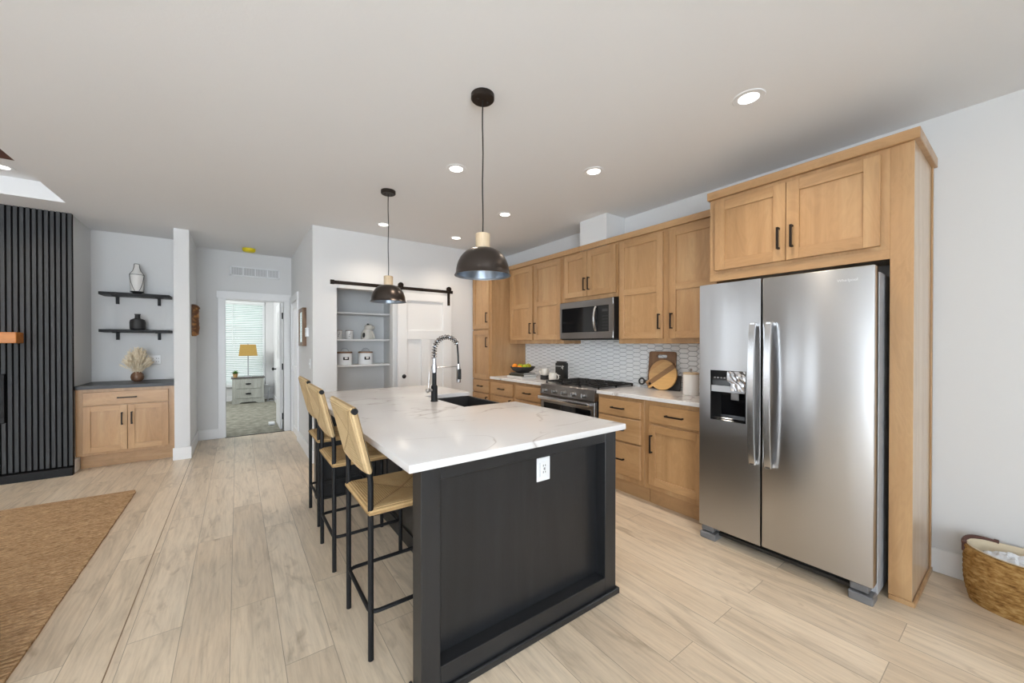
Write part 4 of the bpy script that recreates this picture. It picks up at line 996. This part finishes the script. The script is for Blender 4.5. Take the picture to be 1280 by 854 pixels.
# ================================================================== BEDROOM
t = thing('window_blind', 'white horizontal blind over the bedroom window', 'blind', (-.16, BY, WZ0))
b = NB(); box(b, WX0+.02, WX1-.02, BY-.005, BY+.045, WZ1-.06, WZ1-.005, .003); obj('head_rail', b, 'blind', t)
b = NB(); z = WZ0+.04
while z < WZ1-.08:
    A = [b.verts.new(p) for p in ((WX0+.025, BY-.005, z-.015), (WX1-.025, BY-.005, z-.015), (WX1-.025, BY+.032, z+.015), (WX0+.025, BY+.032, z+.015))]
    B = [b.verts.new(v_.co+Vector((0, .001, .003))) for v_ in A]
    b.faces.new(A[::-1]); b.faces.new(B)
    for k in range(4): b.faces.new((A[k], A[(k+1) % 4], B[(k+1) % 4], B[k]))
    z += .044
obj('slats', b, 'blind', t)
b = NB(); box(b, WX0+.025, WX1-.025, BY-.003, BY+.03, WZ0+.005, WZ0+.03, .003); obj('bottom_rail', b, 'blind', t)
b = NB()
for xx in (WX0+.3, -.06, WX1-.12): tube(b, [(xx, BY-.008, WZ0+.02), (xx, BY-.008, WZ1-.03)], .0025, 6)
tube(b, [(-.09, BY-.03, WZ0+1.0), (-.09, BY-.02, WZ1-.05)], .006, 6); obj('cords', b, 'blind', t)
tag(obj('garden_hedge', lathe(NB(), [(0, 0), (2.2, 0), (2.6, 1.0), (2.4, 2.2), (1.5, 2.9), (0, 3.1)], (.2, 15.5, -.3), 24), 'hedge', origin=(.2, 15.5, -.3)), 'green garden shrubbery glimpsed through the bedroom blind', 'hedge')
NX0, NX1, NY0, NY1, NZ = -.115, .535, 10.74, 11.15, .612
t = thing('nightstand', 'grey-washed two-drawer nightstand with dark top in the bedroom', 'nightstand', (.21, 10.95, 0))
b = NB(); box(b, NX0+.02, NX1-.02, NY0+.02, NY1, .09, NZ-.025, .003)
prism(b, [(NX0+.01, 0), (NX0+.13, 0), (NX0+.19, .035), (NX1-.19, .035), (NX1-.13, 0), (NX1-.01, 0), (NX1-.01, .10), (NX0+.01, .10)], 1, NY0+.012, NY0+.03); box(b, NX0+.02, NX0+.06, NY1-.05, NY1, 0, .09); box(b, NX1-.06, NX1-.02, NY1-.05, NY1, 0, .09); obj('body', b, 'grey_wood', t)
obj('top', box(NB(), NX0, NX1, NY0, NY1+.01, NZ-.025, NZ, .004), 'grey_top', t)
F = FY(NY0+.02)
for z0, z1 in ((.125, .335), (.350, .565)):
    b = NB(); fbox(b, F, NX0+.085, NX1-.085, z0, z1, 0, .012, .004); d = obj('drawer', b, 'grey_wood', t)
    b = NB(); zc = (z0+z1)/2; prism(b, [(.21-.055, zc), (.21-.048, zc+.014), (.21, zc+.02), (.21+.048, zc+.014), (.21+.055, zc), (.21+.04, zc-.014), (.21-.04, zc-.014)], 1, NY0-.012, NY0+.008); obj('cup_pull', b, 'black_metal', d)
t = thing('table_lamp', 'table lamp with mustard burlap shade on the bedroom nightstand', 'lamp', (.208, 10.92, NZ))
b = NB(); box(b, .138, .282, 10.86, 10.98, NZ, NZ+.022, .004); obj('base', b, 'grey_side', t)
b = NB(); tube(b, [(.21, 10.92, NZ+.02), (.21, 10.92, 1.385)], .012, 10); obj('pole', b, 'grey_side', t)
b = NB()
for r0, r1 in (((.183, .12), (.150, .10)),):
    o0 = [(.21-r0[0], 10.92-r0[1]), (.21+r0[0], 10.92-r0[1]), (.21+r0[0], 10.92+r0[1]), (.21-r0[0], 10.92+r0[1])]; o1 = [(.21-r1[0], 10.92-r1[1]), (.21+r1[0], 10.92-r1[1]), (.21+r1[0], 10.92+r1[1]), (.21-r1[0], 10.92+r1[1])]
    for dd in (0, .004):
        sc_ = 1-dd*6; A = [b.verts.new((.21+(p[0]-.21)*sc_, 10.92+(p[1]-10.92)*sc_, 1.108)) for p in o0]; B = [b.verts.new((.21+(p[0]-.21)*sc_, 10.92+(p[1]-10.92)*sc_, 1.374)) for p in o1]
        for k in range(4): b.faces.new((A[k], A[(k+1) % 4], B[(k+1) % 4], B[k]))
    b.faces.new(B)
obj('shade', b, 'burlap', t); b = NB(); ball(b, (.21, 10.92, 1.395), .012, 10); obj('finial', b, 'grey_side', t)
px_, py_ = -.035, 10.86
t = thing('potted_plant', 'small green plant in a woven pot on the nightstand', 'plant', (px_, py_, NZ))
b = NB(); lathe(b, [(0, 0), (.040, 0), (.050, .085), (.044, .085), (.04, .07), (0, .07)], (px_, py_, NZ), 20); obj('pot', b, 'wicker_pot', t)
b = NB(); rnd = random.Random(8)
for k in range(60):
    a = rnd.uniform(0, 2*PI); e = rnd.uniform(.3, 1.4); L = rnd.uniform(.06, .12); d = Vector((math.cos(a)*math.cos(e), math.sin(a)*math.cos(e), math.sin(e))); s = d.cross(Vector((0, 0, 1))).normalized()*.014
    p0 = Vector((px_, py_, NZ+.075)); p1 = p0+d*L*.6; p2 = p0+d*L+Vector((0, 0, -.01))
    vs = [b.verts.new(p) for p in (p0, p1+s, p2, p1-s)]; b.faces.new(vs)
obj('foliage', b, 'leaf', t)
t = thing('wire_stand', 'thin bent grey wire stand on the carpet right of the nightstand', 'stand', (.64, 10.9, 0))
b = NB(); tube(b, [(.60, 10.9, .006), (.605, 10.9, .2), (.62, 10.9, .30), (.66, 10.9, .345), (.72, 10.9, .35)], .009, 8); tube(b, [(.56, 10.9, .012), (.72, 10.9, .012)], .009, 8); obj('wire', b, 'grey_side', t)
b = NB(); box(b, .43, .52, 7.62, 7.74, .004, .05, .006); box(b, .445, .505, 7.60, 7.622, .015, .04, .003); tag(obj('door_stop', b, 'white_plastic', origin=(.475, 7.68, .004)), 'small white door stop on the carpet beside the open bedroom door', 'door stop')

# ================================================================== RUG, SIDE FURNITURE, BASKET
b = NB(); rnd = random.Random(2); out = []
for i in range(60): out.append((-.770+rnd.uniform(-.0025, .0025), 1.2+(4.972-1.2)*i/60))
for i in range(50): s = i/50; out.append((-.783-2.6*s, 4.975+.222*s*.4+rnd.uniform(-.002, .002)))
out += [(-3.4, 5.06), (-3.4, 1.2)]
prism(b, out, 2, 0.0005, .013)
tag(obj('jute_rug', b, 'jute', origin=(-2, 3, 0)), 'braided natural jute rug on the plank floor at far left', 'rug')
t = thing('ottoman', 'dark brown upholstered ottoman standing on the jute rug at the frame edge', 'ottoman', (-1.19, 2.46, .0135))
b = NB(); box(b, -1.5, -.877, 2.15, 2.768, .03, .25, .012, 0, 3); obj('base', b, 'upholstery', t)
b = NB(); box(b, -1.5, -.877, 2.15, 2.768, .25, .315, .02, 0, 3); obj('cushion', b, 'upholstery', t)
for (xx, yy) in ((-.93, 2.2), (-.93, 2.71), (-1.45, 2.2), (-1.45, 2.71)):
    b = NB(); tube(b, [(xx, yy, .0135), (xx, yy, .032)], [.02, .022], 10); obj('foot', b, 'black_metal', t)
# basket
bx_, by_ = 3.265, .033
t = thing('wicker_basket', 'oval woven seagrass basket against the right wall', 'basket', (bx_, by_, 0))
ax, ay, hb = .150, .200, .285
b = NB(); seg, nz = 132, 40; rings = []
for j in range(nz+1):
    z = hb*j/nz; q = j/nz; fl = .90+.10*math.sin(min(1, q*1.9)*PI/2); row = []
    for i in range(seg):
        a = 2*PI*i/seg; wv = .0050*math.sin(a*33 + PI*((j//2) % 2))*abs(math.sin(PI*(j+.5)/2))*min(1, q*5); lift = .030*math.cos(a+PI/2)**4*(1 if math.sin(a) > 0 else .4)*q**4*0
        row.append(b.verts.new((bx_+(ax*fl+wv)*math.cos(a), by_+(ay*fl+wv)*math.sin(a), z + .012*q*math.sin(a)**2)))
    rings.append(row)
for A, B in zip(rings, rings[1:]):
    for i in range(seg): b.faces.new((A[i], A[(i+1) % seg], B[(i+1) % seg], B[i]))
b.faces.new(rings[0])
ins = []
for (q, k) in ((1, .93), (.5, .90), (.12, .86)):
    ins.append([b.verts.new((bx_+ax*k*.98*math.cos(2*PI*i/seg), by_+ay*k*.98*math.sin(2*PI*i/seg), hb*q+.012*q*math.sin(2*PI*i/seg)**2)) for i in range(seg)])
for A, B in zip([rings[-1]]+ins, ins):
    for i in range(seg): b.faces.new((A[i], A[(i+1) % seg], B[(i+1) % seg], B[i]))
b.faces.new(ins[-1]); obj('body', b, 'wicker', t)
b = NB(); A0 = None
for (q, k) in ((1.012, .965), (1.02, .93), (1.0, .90), (.72, .87)):
    A = [b.verts.new((bx_+ax*k*math.cos(2*PI*i/64), by_+ay*k*math.sin(2*PI*i/64), hb*q+.012*min(q, 1)*math.sin(2*PI*i/64)**2)) for i in range(64)]
    if A0: [b.faces.new((A0[i], A0[(i+1) % 64], A[(i+1) % 64], A[i])) for i in range(64)]
    A0 = A
obj('lining', b, 'cloth', t, 'cream cloth lining')
for a0, a1 in ((math.radians(100), math.radians(28)), (math.radians(280), math.radians(208))):
    b = NB(); pts = []
    for i in range(15):
        a = a0+(a1-a0)*i/14; k = .985; pts.append((bx_+ax*k*math.cos(a), by_+ay*k*math.sin(a), hb+.006+.016*math.sin(PI*i/14)))
    tube(b, pts, .012, 8, 0, True, False, .75)
    for p in (pts[0], pts[-1]): box(b, p[0]-.012, p[0]+.012, p[1]-.010, p[1]+.010, hb-.035, hb+.018, .003)
    obj('handle', b, 'leather', t, 'brown leather handle')
b = NB(); rnd = random.Random(11); N = 26; g_ = []
for j in range(N+1):
    row = []
    for i in range(N+1):
        u, v = -1+2*i/N, -1+2*j/N; r_ = math.hypot(u, v); k = 1 if r_ <= 1 else 1/r_; u, v = u*k, v*k
        row.append(b.verts.new((bx_+ax*.84*u, by_+ay*.84*v, hb-.055+.05*(1-min(1, r_)**2)+rnd.uniform(-.012, .014))))
    g_.append(row)
for j in range(N):
    for i in range(N): b.faces.new((g_[j][i], g_[j][i+1], g_[j+1][i+1], g_[j+1][i]))
tag(obj('plastic_wrap', b, 'plastic_film', origin=(bx_, by_, hb-.06), smooth=0), 'crumpled clear plastic wrap filling the seagrass basket', 'plastic wrap')

# ================================================================== THINGS ON THE LEFT COUNTER
CT = .9402
# books: two lying under the bowl
b = NB(); t = thing('book', 'thick pale book at the bottom of the pile under the fruit bowl', 'book', (3.07, 4.0, CT), 'books under the fruit bowl')
def book(t, x0, x1, y0, y1, z0, z1, cov):
    b = NB(); box(b, x0, x1, y0, y1, z0, z0+.003, .0005); box(b, x0, x1, y0, y1, z1-.003, z1, .0005); box(b, x0, x0+.003, y0, y1, z0, z1, .0005); obj('cover', b, cov, t)
    obj('pages', box(NB(), x0+.003, x1-.005, y0+.005, y1-.005, z0+.003, z1-.003), 'paper', t)
book(t, 2.93, 3.17, 3.83, 4.16, CT, CT+.028, 'book_white')
t = thing('book', 'dark-spined book in the middle of the pile under the fruit bowl', 'book', (3.07, 4.0, CT+.028), 'books under the fruit bowl'); book(t, 2.95, 3.17, 3.82, 4.14, CT+.0282, CT+.052, 'book_dark')
t = thing('book', 'thin grey book directly beneath the black fruit bowl', 'book', (3.07, 4.0, CT+.052), 'books under the fruit bowl'); book(t, 2.96, 3.16, 3.84, 4.12, CT+.0522, CT+.068, 'book_grey')
fbx, fby, fbz = 3.06, 3.985, CT+.0682
b = NB(); lathe(b, [(0, 0), (.07, 0), (.085, .006), (.135, .035), (.165, .072), (.168, .080), (.162, .080), (.13, .045), (.08, .018), (0, .014)], (fbx, fby, fbz), 40)
tag(obj('fruit_bowl', b, 'black_felt', origin=(fbx, fby, fbz)), 'wide black bowl of fruit on the stacked books', 'bowl')
def fruit(kind, lab, dx, dy, z, r, mat, grp):
    t = thing(kind, lab, 'fruit', (fbx+dx, fby+dy, fbz+z-r*.9), grp); b = NB(); n = 12
    if kind == 'orange': ball(b, (fbx+dx, fby+dy, fbz+z), r, 20, 1, 1, .96)
    else: lathe(b, [(0, -r*.78), (r*.3, -r*.86), (r*.75, -r*.6), (r*.98, -r*.05), (r*.92, r*.45), (r*.6, r*.80), (r*.25, r*.86), (0, r*.70)], (fbx+dx, fby+dy, fbz+z), 20)
    obj('flesh', b, mat, t)
    b = NB(); tube(b, [(fbx+dx, fby+dy, fbz+z+r*.7), (fbx+dx+.003, fby+dy, fbz+z+r*(1.0 if kind == 'orange' else 1.15))], .002, 6); obj('stem', b, 'walnut', t)
fruit('orange', 'bright orange at the left end of the black fruit bowl', -.065, .085, .080, .038, 'fruit_orange', 'oranges in the bowl')
fruit('apple', 'green apple left of the bowl centre between the oranges', -.03, .01, .078, .040, 'fruit_green', 'apples in the bowl')
fruit('orange', 'low orange in the front middle of the fruit bowl', -.075, -.035, .066, .033, 'fruit_orange', 'oranges in the bowl')
fruit('apple', 'yellow-green apple at the right end of the fruit bowl', -.030, -.095, .080, .038, 'fruit_green', 'apples in the bowl')
fruit('apple', 'blushed red apple at the back right of the fruit bowl', .05, -.055, .082, .040, 'fruit_mixed', 'apples in the bowl')
def cup(name, lab, x, y, z, r, h_, mat, ang, grp):
    t = thing(name, lab, 'mug', (x, y, z), grp); b = NB()
    lathe(b, [(0, .003), (r*.8, 0), (r*.92, .01), (r, h_*.5), (r*.96, h_), (r*.90, h_), (r*.92, h_*.5), (r*.8, .012), (0, .008)], (x, y, z), 28); obj('cup', b, mat, t)
    dx, dy = math.cos(ang), math.sin(ang); b = NB()
    tube(b, [(x+dx*r*.93*1, y+dy*r*.93, z+h_*.85), (x+dx*(r+.022), y+dy*(r+.022), z+h_*.82), (x+dx*(r+.034), y+dy*(r+.034), z+h_*.55), (x+dx*(r+.024), y+dy*(r+.024), z+h_*.28), (x+dx*r*.93, y+dy*r*.93, z+h_*.2)], .0075, 8); obj('handle', b, mat, t)
b = NB(); lathe(b, [(0, 0), (.055, 0), (.057, .003), (.057, .052), (.052, .052), (.05, .01), (0, .01)], (3.14, 3.63, CT), 28)
tag(obj('coaster_holder', b, 'black_felt', origin=(3.14, 3.63, CT)), 'black round coaster holder under the stacked cream mug', 'coaster')
cup('mug', 'cream mug standing on the black coaster holder beside the fruit', 3.14, 3.63, CT+.0525, .047, .082, 'cream_ceramic', PI*.62, 'cream mugs on the counter')
cup('mug', 'cream mug on the counter before the black coffee bag', 3.06, 3.395, CT, .050, .098, 'cream_ceramic', -PI*.42, 'cream mugs on the counter')
t = thing('coffee_bag', 'tall black coffee package with pale markings near the range', 'package', (3.24, 3.43, CT))
b = NB(); box(b, 3.205, 3.275, 3.352, 3.51, CT, CT+.215, .006, 0, 2); box(b, 3.222, 3.258, 3.356, 3.506, CT+.215, CT+.232, .003); obj('bag', b, 'black_plastic', t)
b = NB(); box(b, 3.2035, 3.2052, 3.356, 3.505, CT+.170, CT+.175); box(b, 3.2035, 3.2052, 3.372, 3.378, CT+.135, CT+.185); box(b, 3.2035, 3.2052, 3.385, 3.40, CT+.15, CT+.16); box(b, 3.2035, 3.2052, 3.42, 3.50, CT+.06, CT+.064); obj('label_marks', b, 'paper', t)
# ================================================================== THINGS ON THE RIGHT COUNTER
def slab_round_rect(b, y0, y1, z0, z1, r, x0, x1, lean, hole=None):
    pts = []
    for (cy_2, cz_2, a) in ((y1-r, z1-r, 0), (y0+r, z1-r, PI/2), (y0+r, z0+r, PI), (y1-r, z0+r, 1.5*PI)):
        for i in range(6): pts.append((cy_2+r*math.cos(a+PI/2*i/5), cz_2+r*math.sin(a+PI/2*i/5)))
    return pts
def leaning(o, ang): o.rotation_euler = (0, ang, 0)
# tall walnut board with a slot handle, leaning on the tile
b = NB(); y0, y1, h_ = -.145, .145, .372
def rim_face(b, outer, inner, x0, x1):
    # outer and inner loops with the same count
    n = len(outer); V = [[b.verts.new((x, *p)) for p in L] for x in (x0, x1) for L in (outer, inner)]
    for k in range(n):
        j = (k+1) % n
        b.faces.new((V[0][k], V[0][j], V[1][j], V[1][k])); b.faces.new((V[2][k], V[2][j], V[3][j], V[3][k]))
        b.faces.new((V[0][k], V[0][j], V[2][j], V[2][k])); b.faces.new((V[1][k], V[1][j], V[3][j], V[3][k]))
outer = slab_round_rect(b, y0, y1, 0, h_, .022, 0, 0, 0)
inner = slab_round_rect(b, -.056, .056, .308, .340, .0155, 0, 0, 0)
rim_face(b, outer, inner, 0, .020)
o = obj('cutting_board', b, 'walnut'); o.location = (3.385, 2.18, CT+.0005); leaning(o, math.radians(5.6)); tag(o, 'tall walnut cutting board with a slot handle leaning on the tile', 'cutting board')
# black paddle board with ring handle
b = NB(); pts = [(-.185, 0), (.06, 0), (.115, .012), (.150, .048), (.205, .052), (.205, .072), (.150, .078), (.120, .11), (.08, .145), (-.185, .145)]
prism(b, pts, 0, 0, .014, 0); box(b, .001, .013, .095, .212, .050, .078, .003); c0 = (.236, .064)
tube(b, [(0.007, c0[0]+.030*math.cos(2*PI*i/24), c0[1]+.030*math.sin(2*PI*i/24)) for i in range(24)], .009, 8, 0, False, True)
o = obj('paddle_board', b, 'black_felt'); o.location = (3.358, 2.145, CT+.0008); leaning(o, math.radians(7)); tag(o, 'black paddle serving board with ring handle behind the round board', 'cutting board')
# round striped board with slotted stub handle
b = NB(); n = 48; R_ = .146
outer = [(R_*math.cos(2*PI*i/n), R_*math.sin(2*PI*i/n)) for i in range(n)]
prism(b, outer, 0, 0, .018, 0, .002)
ca, sa = math.cos(math.radians(-144+360)), math.sin(math.radians(-144+360)); ca = math.cos(math.radians(-36)); sa = math.sin(math.radians(-36))
def hp(l, w_): return (l*ca - w_*sa, l*sa + w_*ca)
for (l0, l1, w0, w1) in ((.135, .192, -.036, -.014), (.135, .192, .014, .036), (.175, .192, -.014, .014)):
    prism(b, [hp(l0, w0), hp(l1, w0), hp(l1, w1), hp(l0, w1)], 0, .001, .017, 0)
o = obj('round_board', b, 'round_board'); o.location = (3.335, 2.125, CT+.0015+.1455); leaning(o, math.radians(9)); tag(o, 'round two-tone striped wood board with short slotted handle', 'cutting board')
t = thing('ceramic_canister', 'white ribbed canister with pale lid beside the refrigerator', 'canister', (3.22, 1.77, CT))
b = NB(); lathe(b, [(0, 0), (.062, 0), (.065, .004), (.065, .175), (.062, .18), (0, .18)], (3.22, 1.775, CT), 32); obj('body', b, 'ceramic', t)
b = NB(); lathe(b, [(0, .18), (.064, .18), (.066, .184), (.066, .193), (.06, .197), (0, .197)], (3.22, 1.775, CT), 32); l_ = obj('lid', b, 'pale_wood', t)
b = NB(); lathe(b, [(0, .197), (.006, .197), (.006, .212), (.012, .220), (.010, .228), (0, .231)], (3.22, 1.775, CT), 16); obj('knob', b, 'knob_steel', l_)
